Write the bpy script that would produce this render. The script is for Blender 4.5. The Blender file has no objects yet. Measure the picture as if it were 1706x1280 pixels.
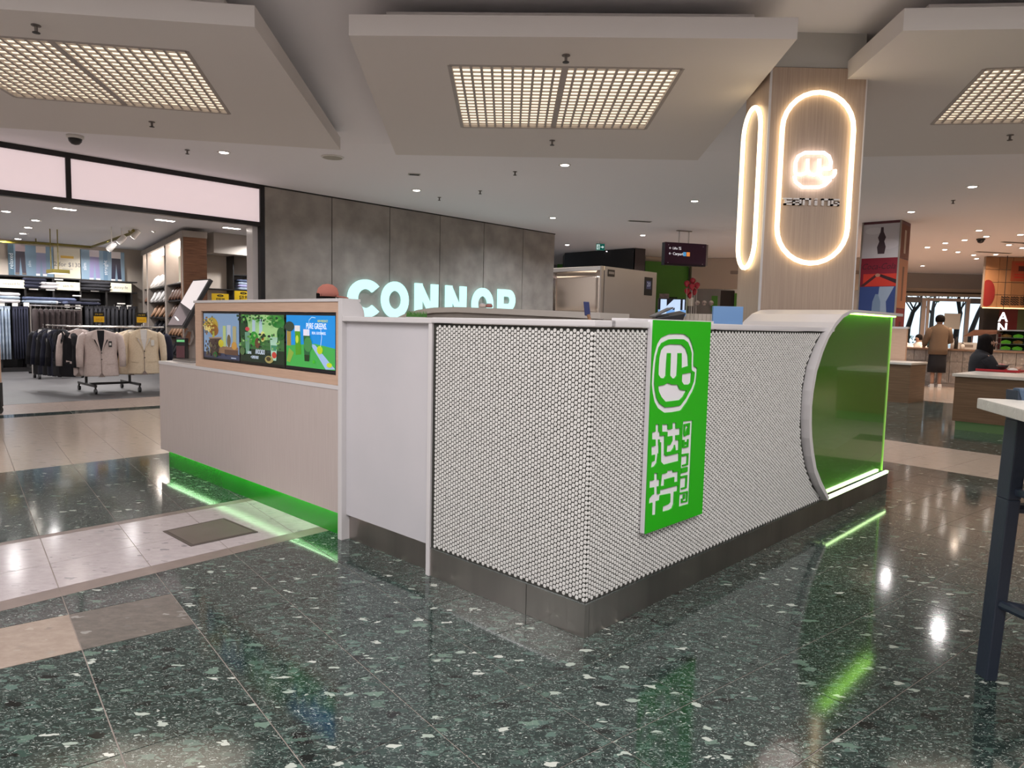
import bpy, bmesh, math, random
from mathutils import Vector, Matrix
from math import sin, cos, pi, radians, sqrt, atan2
random.seed(7)
SC = bpy.context.scene
COL = SC.collection
S = 0.92                      # working units to metres, applied to everything at the very end
# ------------------------------------------------------------------ camera, world, light, exposure
H = 1.36
F_PX, PITCH, ROLL, YAW = 1172.65, 0.085425, 0.022667, 0.762211
fwd = Vector((0, cos(PITCH), -sin(PITCH))); up0 = Vector((0, sin(PITCH), cos(PITCH))); r0 = Vector((1, 0, 0))
RIGHT = r0*cos(ROLL) + up0*sin(ROLL); UP = -r0*sin(ROLL) + up0*cos(ROLL)
cam_d = bpy.data.cameras.new('camera'); cam = bpy.data.objects.new('camera', cam_d); COL.objects.link(cam)
cam_d.sensor_width = 36; cam_d.lens = F_PX/1706*36; cam_d.clip_start = 0.05; cam_d.clip_end = 200
cam.matrix_world = Matrix((( RIGHT.x, UP.x, -fwd.x, 0), (RIGHT.y, UP.y, -fwd.y, 0), (RIGHT.z, UP.z, -fwd.z, H), (0, 0, 0, 1)))
SC.camera = cam
SC.view_settings.view_transform = 'Standard'; SC.view_settings.look = 'None'
SC.view_settings.gamma = 1; SC.view_settings.use_curve_mapping = False
SC.view_settings.exposure = 0.12
w = bpy.data.worlds.new('world'); SC.world = w; w.use_nodes = True
w.node_tree.nodes['Background'].inputs[0].default_value = (0.72, 0.86, 1.0, 1)
w.node_tree.nodes['Background'].inputs[1].default_value = 1.6
SC.cycles.max_bounces = 8; SC.cycles.diffuse_bounces = 4; SC.cycles.glossy_bounces = 4
SC.cycles.sample_clamp_indirect = 4

E1 = Vector((sin(YAW), cos(YAW), 0)); E2 = Vector((-cos(YAW), sin(YAW), 0)); K0 = Vector((0.3388, 2.9606, 0))
RZ = pi/2 - YAW               # local x along E1, local y along E2
def K(a, b, z=0): return K0 + E1*a + E2*b + Vector((0, 0, z))
def ray(px, py):
    return RIGHT*((px-853)/F_PX) - UP*((py-640)/F_PX) + fwd
def PY(px, py, y):            # point of the view ray at world depth y
    d = ray(px, py); return Vector((0, 0, H)) + d*(y/d.y)
def PZ(px, py, z=0):          # point of the view ray at height z
    d = ray(px, py); return Vector((0, 0, H)) + d*((z-H)/d.z)
def PB(px, py, b):            # point of the view ray on the plane b = const of the kiosk axes, as (a, b, z)
    d = ray(px, py); p0 = K0 + E2*b; C = Vector((0, 0, H)); p = C + d*((E2.dot(p0-C))/E2.dot(d))
    return Vector((E1.dot(p-K0), b, p.z))
def PA(px, py, a):
    d = ray(px, py); p0 = K0 + E1*a; C = Vector((0, 0, H)); p = C + d*((E1.dot(p0-C))/E1.dot(d))
    return Vector((a, E2.dot(p-K0), p.z))
def area(name, loc, size, power, col, rot=(0, 0, 0), sy=None, spread=pi):
    l = bpy.data.lights.new(name, 'AREA'); l.energy = power; l.color = col; l.size = size; l.spread = spread
    if sy: l.shape = 'RECTANGLE'; l.size_y = sy
    else: l.shape = 'DISK'
    o = bpy.data.objects.new(name, l); COL.objects.link(o); o.location = loc; o.rotation_euler = rot
    return o
WARM = (1.0, 0.86, 0.72); NEUT = (1.0, 0.965, 0.96); COOL = (0.86, 0.92, 1.0)
GLA = 1.0

# grid fixtures over the kiosk, and broad unseen fill lights added behind the camera
for (x, y, p) in ((.4, 7.3, 20), (-3.7, 6.9, 18), (5.2, 6.8, 18)): area('fixture_or_fill_light', (x, y, 3.56), 1.7, p*GLA, WARM, sy=1.6)
for (x, y) in ((-4.5, .5), (.5, -1.0), (5.5, .5), (-8, 3), (11, 3), (0, -5), (-2, 1.2), (3, 1.2)): area('fixture_or_fill_light', (x, y, 3.9), 1.9, 104*GLA, NEUT, sy=1.9)
def small(x, y, p, c, z=3.76): area('downlight_or_fill_beam', (x, y, z), .16, p*GLA, c, spread=radians(152))
for (px_, py_) in ((941, 275), (921, 363), (1157, 335), (694, 317), (945, 408), (1071, 392)): q_ = PZ(px_, py_, 3.77); small(q_.x, q_.y, 36, COOL)
for (px_, py_) in ((373, 254), (1620, 311), (1518, 353)): q_ = PZ(px_, py_, 3.77); small(q_.x, q_.y, 22, NEUT)
for (x, y) in ((4.6, 9.9), (7.4, 7.6), (-6, 8.2), (1.5, 16), (4, 20.5), (3, 23), (-1, 21), (7, 18), (6.2, 13)): small(x, y, 34, NEUT)
for (px_, py_) in ((1545, 412), (1574, 416), (1596, 420), (1607, 400), (1631, 384), (1622, 425), (1681, 408), (1700, 391), (1659, 424), (1537, 443)): q_ = PZ(px_, py_, 3.77); small(q_.x, q_.y, 38, (1, .74, .54))
for (x, y) in ((12, 14), (15, 18), (13, 25.5), (17, 26), (11, 11), (9.5, 27)): small(x, y, 60, (1, .74, .54))  # lamps by the far window wall are added to brighten it
# clothing shop lamps; the last one is added to brighten the recess
for (a, b, p) in ((.3, 12.5, 26), (2.2, 12.6, 26), (1.2, 13.8, 34), (.5, 15.2, 45), (2.6, 15.4, 45), (1.2, 17.0, 40), (3.0, 17.0, 40), (-1, 16, 40), (4.6, 11.8, 40)): q_ = K(a, b, 2.97); small(q_.x, q_.y, p, NEUT, 2.97)
# ------------------------------------------------------------------ materials
MATS = {}
def mat(name, col, rough=0.5, metal=0.0, emit=0.0, ecol=None, bump=None, vary=None, coat=0.0, spec=0.5, stretch=(1, 1, 1), trans=0.0):
    if name in MATS: return MATS[name]
    m = bpy.data.materials.new(name); m.use_nodes = True; nt = m.node_tree; b = nt.nodes['Principled BSDF']
    b.inputs['Base Color'].default_value = (*col, 1); b.inputs['Roughness'].default_value = rough
    b.inputs['Metallic'].default_value = metal; b.inputs['Coat Weight'].default_value = coat
    b.inputs['Specular IOR Level'].default_value = spec; b.inputs['Coat Roughness'].default_value = 0.03
    b.inputs['Transmission Weight'].default_value = trans
    if emit:
        b.inputs['Emission Color'].default_value = (*(ecol or col), 1); b.inputs['Emission Strength'].default_value = emit
    tc = nt.nodes.new('ShaderNodeTexCoord'); mp = nt.nodes.new('ShaderNodeMapping'); mp.inputs['Scale'].default_value = stretch
    nt.links.new(tc.outputs['Object'], mp.inputs[0])
    if vary:                   # (scale, colour 2, detail)
        n = nt.nodes.new('ShaderNodeTexNoise'); n.inputs['Scale'].default_value = vary[0]; n.inputs['Detail'].default_value = vary[2] if len(vary) > 2 else 4
        nt.links.new(mp.outputs[0], n.inputs['Vector'])
        r = nt.nodes.new('ShaderNodeValToRGB'); r.color_ramp.elements[0].position = 0.35; r.color_ramp.elements[1].position = 0.65
        r.color_ramp.elements[0].color = (*col, 1); r.color_ramp.elements[1].color = (*vary[1], 1)
        nt.links.new(n.outputs[0], r.inputs[0]); nt.links.new(r.outputs[0], b.inputs['Base Color'])
    if bump:                   # (scale, strength)
        n = nt.nodes.new('ShaderNodeTexNoise'); n.inputs['Scale'].default_value = bump[0]; nt.links.new(mp.outputs[0], n.inputs['Vector'])
        bp = nt.nodes.new('ShaderNodeBump'); bp.inputs['Strength'].default_value = bump[1]; bp.inputs['Distance'].default_value = 0.01
        nt.links.new(n.outputs[0], bp.inputs['Height']); nt.links.new(bp.outputs[0], b.inputs['Normal'])
    MATS[name] = m; return m
def terrazzo(name, base, base2, chips, rough, scale=1.0, amount=1.0):
    m = bpy.data.materials.new(name); m.use_nodes = True; nt = m.node_tree; N = nt.nodes; L = nt.links; b = N['Principled BSDF']
    geo = N.new('ShaderNodeNewGeometry'); oi = N.new('ShaderNodeObjectInfo')
    mp = N.new('ShaderNodeMapping'); mp.inputs['Rotation'].default_value = (0, 0, -.25); mp.inputs['Scale'].default_value = (1, 1.9, 1)
    L.new(geo.outputs['Position'], mp.inputs[0])
    off = N.new('ShaderNodeVectorMath'); off.operation = 'MULTIPLY_ADD'; off.inputs[1].default_value = (7, 13, 0)
    cmb = N.new('ShaderNodeCombineXYZ'); L.new(oi.outputs['Random'], cmb.inputs[0]); L.new(oi.outputs['Random'], cmb.inputs[1])
    L.new(cmb.outputs[0], off.inputs[0]); L.new(mp.outputs[0], off.inputs[2])
    wob = N.new('ShaderNodeTexNoise'); wob.inputs['Scale'].default_value = 22*scale; L.new(off.outputs[0], wob.inputs['Vector'])
    wm = N.new('ShaderNodeVectorMath'); wm.operation = 'MULTIPLY_ADD'; wm.inputs[1].default_value = (0.08/scale,)*3
    L.new(wob.outputs['Color'], wm.inputs[0]); L.new(off.outputs[0], wm.inputs[2])
    n = N.new('ShaderNodeTexNoise'); n.inputs['Scale'].default_value = 14*scale; n.inputs['Detail'].default_value = 9; n.inputs['Roughness'].default_value = 0.75
    L.new(off.outputs[0], n.inputs['Vector'])
    mix = N.new('ShaderNodeMix'); mix.data_type = 'RGBA'; mix.inputs['A'].default_value = (*base, 1); mix.inputs['B'].default_value = (*base2, 1)
    mr = N.new('ShaderNodeMapRange'); mr.inputs['From Min'].default_value = 0.35; mr.inputs['From Max'].default_value = 0.68
    L.new(n.outputs[0], mr.inputs[0]); L.new(mr.outputs[0], mix.inputs['Factor'])
    cur = mix.outputs['Result']
    for (sc, thr, dist, lo, hi) in chips:      # voronoi cells: share of cells that are chips, chip radius, two chip colours
        v = N.new('ShaderNodeTexVoronoi'); v.inputs['Scale'].default_value = sc*scale; L.new(wm.outputs[0], v.inputs['Vector'])
        sep = N.new('ShaderNodeSeparateColor'); L.new(v.outputs['Color'], sep.inputs[0])
        a1 = N.new('ShaderNodeMath'); a1.operation = 'LESS_THAN'; a1.inputs[1].default_value = thr*amount; L.new(sep.outputs[0], a1.inputs[0])
        rr = N.new('ShaderNodeMath'); rr.operation = 'MULTIPLY'; rr.inputs[1].default_value = dist; L.new(sep.outputs[2], rr.inputs[0])
        r2 = N.new('ShaderNodeMath'); r2.operation = 'ADD'; r2.inputs[1].default_value = dist*0.35; L.new(rr.outputs[0], r2.inputs[0])
        a2 = N.new('ShaderNodeMath'); a2.operation = 'LESS_THAN'; L.new(v.outputs['Distance'], a2.inputs[0]); L.new(r2.outputs[0], a2.inputs[1])
        a3 = N.new('ShaderNodeMath'); a3.operation = 'MULTIPLY'; L.new(a1.outputs[0], a3.inputs[0]); L.new(a2.outputs[0], a3.inputs[1])
        cm = N.new('ShaderNodeMix'); cm.data_type = 'RGBA'; cm.inputs['A'].default_value = (*lo, 1); cm.inputs['B'].default_value = (*hi, 1); L.new(sep.outputs[1], cm.inputs['Factor'])
        m2 = N.new('ShaderNodeMix'); m2.data_type = 'RGBA'; L.new(a3.outputs[0], m2.inputs['Factor']); L.new(cur, m2.inputs['A']); L.new(cm.outputs['Result'], m2.inputs['B'])
        cur = m2.outputs['Result']
    L.new(cur, b.inputs['Base Color']); b.inputs['Roughness'].default_value = rough; b.inputs['Specular IOR Level'].default_value = 0.5
    nb = N.new('ShaderNodeTexNoise'); nb.inputs['Scale'].default_value = 3; L.new(geo.outputs['Position'], nb.inputs['Vector'])
    bp = N.new('ShaderNodeBump'); bp.inputs['Strength'].default_value = 0.03; bp.inputs['Distance'].default_value = 0.01
    L.new(nb.outputs[0], bp.inputs['Height']); L.new(bp.outputs[0], b.inputs['Normal'])
    return m
def wood(name, c1, c2, rough=0.45, vec=(30, 30, 1.2), spec=0.4):
    m = bpy.data.materials.new(name); m.use_nodes = True; nt = m.node_tree; b = nt.nodes['Principled BSDF']
    tc = nt.nodes.new('ShaderNodeTexCoord'); mp = nt.nodes.new('ShaderNodeMapping'); mp.inputs['Scale'].default_value = vec
    n = nt.nodes.new('ShaderNodeTexNoise'); n.inputs['Scale'].default_value = 2; n.inputs['Detail'].default_value = 6
    r = nt.nodes.new('ShaderNodeValToRGB'); r.color_ramp.elements[0].position = 0.3; r.color_ramp.elements[1].position = 0.7
    r.color_ramp.elements[0].color = (*c1, 1); r.color_ramp.elements[1].color = (*c2, 1)
    nt.links.new(tc.outputs['Object'], mp.inputs[0]); nt.links.new(mp.outputs[0], n.inputs['Vector']); nt.links.new(n.outputs[0], r.inputs[0])
    nt.links.new(r.outputs[0], b.inputs['Base Color']); b.inputs['Roughness'].default_value = rough; b.inputs['Specular IOR Level'].default_value = spec
    MATS[name] = m; return m
def printmat(name, emit, rough=0.4):
    m = bpy.data.materials.new(name); m.use_nodes = True; nt = m.node_tree; b = nt.nodes['Principled BSDF']
    a = nt.nodes.new('ShaderNodeAttribute'); a.attribute_name = 'Col'
    nt.links.new(a.outputs['Color'], b.inputs['Base Color']); b.inputs['Roughness'].default_value = rough
    if emit:
        nt.links.new(a.outputs['Color'], b.inputs['Emission Color']); b.inputs['Emission Strength'].default_value = emit
    return m
PRINT = printmat('printed_paper', 0, 0.6); SCREEN = printmat('lit_screen', 0.52, 0.15); EMIT_PRINT = printmat('emissive_print', 0.08, 0.4)  # last one: print colour also drives a weak emission, for posters and cards
white = mat('white_solid_surface', (0.64, 0.62, 0.63), 0.3, bump=(4, 0.02))
whitepanel = mat('white_panel', (0.56, 0.55, 0.58), 0.35, vary=(2, (0.60, 0.58, 0.61)))
laminate = wood('pale_laminate', (0.50, 0.43, 0.41), (0.54, 0.47, 0.45), 0.4, (40, 40, 2))
warmwood = wood('warm_laminate', (0.55, 0.37, 0.27), (0.62, 0.43, 0.32), 0.45, (3, 3, 40))
colwood = wood('column_laminate', (0.40, 0.30, 0.235), (0.49, 0.38, 0.30), 0.4, (60, 60, 1.2))
walnut = wood('walnut_panel', (0.10, 0.04, 0.02), (0.24, 0.11, 0.055), 0.4, (2, 2, 40))
steel = mat('brushed_steel', (0.50, 0.46, 0.43), 0.3, 1.0, stretch=(1, 1, 0.05), bump=(25, 0.08), vary=(3, (0.36, 0.33, 0.31)))
chrome = mat('chrome', (0.7, 0.7, 0.7), 0.2, 1.0, vary=(3, (0.6, 0.6, 0.6)))
inox = mat('fridge_steel', (0.60, 0.53, 0.47), 0.16, 1.0, stretch=(.6, .6, 2.2), bump=(1.1, 1.0))
fridgeside = mat('fridge_side', (0.36, 0.32, 0.29), 0.45, 0.3, vary=(2, (0.38, 0.34, 0.31)))
grout = mat('dark_grout', (0.035, 0.035, 0.03), 0.9, bump=(80, 0.2))
penny = mat('glazed_penny_tile', (0.66, 0.65, 0.63), 0.32, vary=(30, (0.76, 0.75, 0.73)))
signgreen = mat('sign_green', (0.016, 0.42, 0.004), 0.4, vary=(1, (0.020, 0.46, 0.005)))
signwhite = mat('sign_white', (0.80, 0.78, 0.82), 0.45, bump=(5, 0.02))
acryl = mat('green_acrylic', (0.040, 0.15, 0.006), 0.15, coat=.9, vary=(1.2, (0.045, 0.165, 0.007)))
plinthgreen = mat('green_plinth', (0.006, 0.20, 0.006), 0.22, coat=0.4, vary=(1.2, (0.008, 0.22, 0.008)))
limeled = mat('lime_led', (0.6, 1.0, 0.15), emit=9.0, ecol=(0.45, 1.0, 0.12))
greenled = mat('green_led', (0.75, 1.0, 0.75), emit=15.0, ecol=(0.62, 1.0, 0.58))
whiteled = mat('white_led', (1, 1, 1), emit=4.0, ecol=(1.0, 0.90, 0.86))
warmled = mat('warm_led', (1, 0.85, 0.6), emit=3.2, ecol=(1.0, 0.80, 0.50))
cyanled = mat('cyan_letter', (0.08, 0.12, 0.12), emit=1.15, ecol=(0.56, 0.98, 0.93))
ceilpaint = mat('ceiling_paint', (0.88, 0.87, 0.90), 0.8, bump=(60, 0.03))
slabpaint = mat('slab_paint', (0.74, 0.71, 0.69), 0.75, bump=(60, 0.03))
colpaint = mat('column_paint', (0.50, 0.49, 0.46), 0.7, bump=(60, 0.03))
wallpaint = mat('wall_paint', (0.55, 0.50, 0.45), 0.8, bump=(60, 0.03))
beigewall = mat('beige_wall', (0.56, 0.49, 0.42), 0.8, bump=(60, 0.03))
concrete = mat('concrete_panel', (0.28, 0.26, 0.235), 0.7, bump=(14, 0.1), vary=(2.5, (0.40, 0.37, 0.335), 8))
black = mat('black_metal', (0.012, 0.011, 0.012), 0.4, bump=(50, 0.02))
blackpl = mat('black_plastic', (0.02, 0.02, 0.022), 0.3, bump=(50, 0.02))
darkfab = mat('black_wool', (0.010, 0.010, 0.014), 0.9, bump=(90, 0.3))
navy = mat('navy_wool', (0.012, 0.014, 0.032), 0.9, bump=(90, 0.3))
brownfab = mat('brown_twill', (0.035, 0.024, 0.024), 0.9, bump=(90, 0.3))
pinkgrey = mat('pinkgrey_linen', (0.60, 0.50, 0.47), 0.9, bump=(120, 0.3), vary=(40, (0.66, 0.56, 0.53)))
cream = mat('cream_linen', (0.70, 0.58, 0.42), 0.9, bump=(120, 0.3), vary=(40, (0.76, 0.64, 0.48)))
tanfab = mat('tan_cotton', (0.17, 0.115, 0.075), 0.9, bump=(60, 0.3))
denim = mat('blue_denim', (0.05, 0.07, 0.13), 0.9, bump=(90, 0.3), vary=(8, (0.09, 0.11, 0.19)))
lightdenim = mat('light_denim', (0.22, 0.28, 0.36), 0.9, bump=(90, 0.3), vary=(8, (0.32, 0.38, 0.46)))
palefab = mat('pale_cotton', (0.62, 0.60, 0.62), 0.9, bump=(90, 0.3))
whitefab = mat('white_cotton', (0.72, 0.70, 0.68), 0.9, bump=(90, 0.3))
skin = mat('skin', (0.42, 0.24, 0.17), 0.55, vary=(20, (0.46, 0.27, 0.19)))
hair = mat('black_hair', (0.008, 0.006, 0.006), 0.85, spec=.15, bump=(80, 0.5), stretch=(1, 1, 0.2))
shopfloor = mat('shop_floor_vinyl', (0.075, 0.072, 0.075), 0.45, vary=(3, (0.09, 0.088, 0.09)))
ochre = mat('ochre_metal', (0.17, 0.135, 0.015), 0.5, bump=(50, 0.02))
yellow = mat('yellow_card', (0.80, 0.55, 0.02), 0.5, bump=(50, 0.02))
whitecard = mat('white_card', (0.75, 0.74, 0.70), 0.6, bump=(50, 0.02))
plate = mat('floor_box_metal', (0.22, 0.19, 0.17), 0.35, 0.7, vary=(4, (0.25, 0.22, 0.20)))
strip = mat('brown_stone_strip', (0.20, 0.16, 0.145), 0.3, vary=(12, (0.24, 0.19, 0.17)))
terr = terrazzo('green_terrazzo', (0.006, 0.012, 0.011), (0.038, 0.060, 0.054),
    [(110, 0.5, 0.42, (0.02, 0.03, 0.028), (0.16, 0.21, 0.19)), (48, 0.5, 0.42, (0.01, 0.02, 0.018), (0.10, 0.15, 0.13)), (80, 0.14, 0.35, (0.18, 0.22, 0.20), (0.42, 0.45, 0.42)), (24, 0.42, 0.46, (0.006, 0.014, 0.013), (0.085, 0.14, 0.12)), (10, 0.13, 0.40, (0.02, 0.045, 0.038), (0.13, 0.20, 0.16)), (13, 0.10, 0.40, (0.004, 0.006, 0.006), (0.012, 0.016, 0.015)), (150, 0.22, 0.4, (0.16, 0.19, 0.18), (0.34, 0.37, 0.35)), (17, 0.09, 0.32, (0.26, 0.33, 0.28), (0.50, 0.52, 0.48))], 0.09, 1.0, 1.0)
terrw = terrazzo('white_terrazzo', (0.42, 0.375, 0.385), (0.52, 0.47, 0.48), [(20, 0.25, 0.3, (0.32, 0.29, 0.30), (0.52, 0.48, 0.48)), (10, 0.18, 0.35, (0.26, 0.24, 0.26), (0.44, 0.41, 0.42))], 0.14)
beiget = terrazzo('beige_travertine', (0.42, 0.355, 0.30), (0.50, 0.42, 0.36), [(9, 0.25, 0.4, (0.34, 0.29, 0.24), (0.48, 0.41, 0.35))], 0.16)
pinkt = terrazzo('pinkish_stone', (0.36, 0.285, 0.245), (0.46, 0.37, 0.32), [(20, 0.3, 0.3, (0.30, 0.24, 0.21), (0.48, 0.40, 0.35))], 0.25)
speck = terrazzo('speckled_table_stone', (0.52, 0.50, 0.46), (0.60, 0.58, 0.53), [(120, 0.4, 0.4, (0.40, 0.38, 0.34), (0.72, 0.70, 0.66))], 0.35)
stonefront = terrazzo('mosaic_stone_front', (0.24, 0.21, 0.19), (0.36, 0.32, 0.29), [(14, 0.6, 0.5, (0.20, 0.18, 0.17), (0.44, 0.40, 0.37))], 0.5)
# ------------------------------------------------------------------ object helpers
def thing(name, label, cat, loc=(0, 0, 0), rotz=0, group=None, kind=None):
    o = bpy.data.objects.new(name, None); COL.objects.link(o); o.location = loc; o.rotation_euler = (0, 0, rotz)
    o.empty_display_size = 0.1
    tag(o, label, cat, group, kind); return o
def tag(o, label=None, cat=None, group=None, kind=None):
    if label: o['label'] = label
    if cat: o['category'] = cat
    if group: o['group'] = group
    if kind: o['kind'] = kind
    return o
class MB:
    def __init__(s): s.v = []; s.f = []; s.m = []; s.mats = []; s.cm = 0
    def use(s, m):
        if m not in s.mats: s.mats.append(m)
        s.cm = s.mats.index(m); return s
    def add(s, vs, fs):
        n = len(s.v); s.v += [tuple(v) for v in vs]
        for f in fs: s.f.append([n+i for i in f]); s.m.append(s.cm)
        return s
    def box(s, x0, y0, z0, x1, y1, z1):
        x0, x1 = sorted((x0, x1)); y0, y1 = sorted((y0, y1)); z0, z1 = sorted((z0, z1))
        return s.add([(x0,y0,z0),(x1,y0,z0),(x1,y1,z0),(x0,y1,z0),(x0,y0,z1),(x1,y0,z1),(x1,y1,z1),(x0,y1,z1)],
                     [(0,3,2,1),(4,5,6,7),(0,1,5,4),(1,2,6,5),(2,3,7,6),(3,0,4,7)])
    def hexa(s, b, t):         # four bottom, four top points
        return s.add(list(b)+list(t), [(0,3,2,1),(4,5,6,7),(0,1,5,4),(1,2,6,5),(2,3,7,6),(3,0,4,7)])
    def prism(s, pts, d):      # polygon of 3-D points swept by vector d
        n = len(pts); d = Vector(d); p = [Vector(q) for q in pts]
        return s.add(p+[q+d for q in p], [list(range(n))[::-1], list(range(n, 2*n))]+[(i, (i+1) % n, n+(i+1) % n, n+i) for i in range(n)])
    def tube(s, path, r, n=8, cap=True):
        P = [Vector(p) for p in path]; R = r if isinstance(r, (list, tuple)) else [r]*len(P); base = len(s.v); prev = None
        for i, p in enumerate(P):
            t = (P[min(i+1, len(P)-1)]-P[max(i-1, 0)]).normalized()
            if prev is None: a = t.orthogonal().normalized()
            else:
                a = prev - t*prev.dot(t)
                a = a.normalized() if a.length > 1e-6 else t.orthogonal().normalized()
            prev = a; b = t.cross(a)
            for k in range(n):
                an = 2*pi*k/n; q = p + (a*cos(an)+b*sin(an))*R[i]; s.v.append(tuple(q))
        for i in range(len(P)-1):
            for k in range(n):
                s.f.append([base+i*n+k, base+i*n+(k+1) % n, base+(i+1)*n+(k+1) % n, base+(i+1)*n+k]); s.m.append(s.cm)
        if cap:
            s.f.append([base+k for k in range(n)][::-1]); s.m.append(s.cm)
            s.f.append([base+(len(P)-1)*n+k for k in range(n)]); s.m.append(s.cm)
        return s
    def lathe(s, prof, c=(0, 0, 0), n=16, ex=1, ey=1):   # profile (r, z)
        base = len(s.v)
        for r, z in prof:
            for k in range(n): s.v.append((c[0]+ex*r*cos(2*pi*k/n), c[1]+ey*r*sin(2*pi*k/n), c[2]+z))
        for i in range(len(prof)-1):
            for k in range(n):
                s.f.append([base+i*n+k, base+i*n+(k+1) % n, base+(i+1)*n+(k+1) % n, base+(i+1)*n+k]); s.m.append(s.cm)
        s.f.append([base+k for k in range(n)][::-1]); s.m.append(s.cm)
        s.f.append([base+(len(prof)-1)*n+k for k in range(n)]); s.m.append(s.cm)
        return s
    def loft(s, rings):        # rings: lists of equal length of 3-D points, closed
        base = len(s.v); n = len(rings[0])
        for R in rings: s.v += [tuple(p) for p in R]
        for i in range(len(rings)-1):
            for k in range(n):
                s.f.append([base+i*n+k, base+i*n+(k+1) % n, base+(i+1)*n+(k+1) % n, base+(i+1)*n+k]); s.m.append(s.cm)
        s.f.append([base+k for k in range(n)][::-1]); s.m.append(s.cm)
        s.f.append([base+(len(rings)-1)*n+k for k in range(n)]); s.m.append(s.cm)
        return s
    def build(s, name, material=None, parent=None, bevel=0, smooth=False, label=None, kind=None):
        me = bpy.data.meshes.new(name); me.from_pydata(s.v, [], s.f)
        if material and not s.mats: me.materials.append(material)
        for m in s.mats: me.materials.append(m)
        if s.mats: me.polygons.foreach_set('material_index', s.m)
        bm = bmesh.new(); bm.from_mesh(me)
        bmesh.ops.recalc_face_normals(bm, faces=bm.faces)
        if bevel: bmesh.ops.bevel(bm, geom=list(bm.edges), offset=bevel, segments=2, profile=0.7, affect='EDGES', clamp_overlap=True)
        bm.to_mesh(me); bm.free()
        if smooth: me.shade_smooth() if hasattr(me, 'shade_smooth') else None
        o = bpy.data.objects.new(name, me); COL.objects.link(o)
        if parent: o.parent = parent
        if label: o['label'] = label
        if kind: o['kind'] = kind
        return o
def B(name, dims, material, parent=None, bevel=0, **k):
    return MB().box(*dims).build(name, material, parent, bevel, **k)
def kthing(name, label, cat, a, b, z=0, group=None): return thing(name, label, cat, K(a, b, z), RZ, group)
def copy_tree(o, parent=None):
    c = o.copy(); COL.objects.link(c)
    if parent: c.parent = parent
    for ch in list(o.children): copy_tree(ch, c)
    return c
_fontcache = {}
def text_polys(txt, size, align='CENTER'):
    key = (txt, align)
    if key not in _fontcache:
        cu = bpy.data.curves.new('t', 'FONT'); cu.body = txt; cu.size = 1; cu.align_x = align; cu.align_y = 'CENTER'; cu.resolution_u = 2
        ob = bpy.data.objects.new('t', cu); COL.objects.link(ob); bpy.context.view_layer.update()
        me = bpy.data.meshes.new_from_object(ob.evaluated_get(bpy.context.evaluated_depsgraph_get()))
        _fontcache[key] = ([(v.co.x, v.co.y) for v in me.vertices], [list(p.vertices) for p in me.polygons])
        bpy.data.objects.remove(ob); bpy.data.curves.remove(cu); bpy.data.meshes.remove(me)
    v, f = _fontcache[key]
    return [(x*size, y*size) for x, y in v], f
def stroke(pts, wd, closed=False):        # quads with round-ish joins
    out = []; n = len(pts); segs = n if closed else n-1
    for i in range(segs):
        a = Vector(pts[i]); b = Vector(pts[(i+1) % n]); d = (b-a)
        if d.length < 1e-9: continue
        d.normalize(); q = Vector((-d.y, d.x))*wd/2
        out.append([tuple(a+q), tuple(a-q), tuple(b-q), tuple(b+q)])
    for p in pts:
        out.append([(p[0]+wd/2*cos(2*pi*k/8), p[1]+wd/2*sin(2*pi*k/8)) for k in range(8)])
    return out
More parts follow.
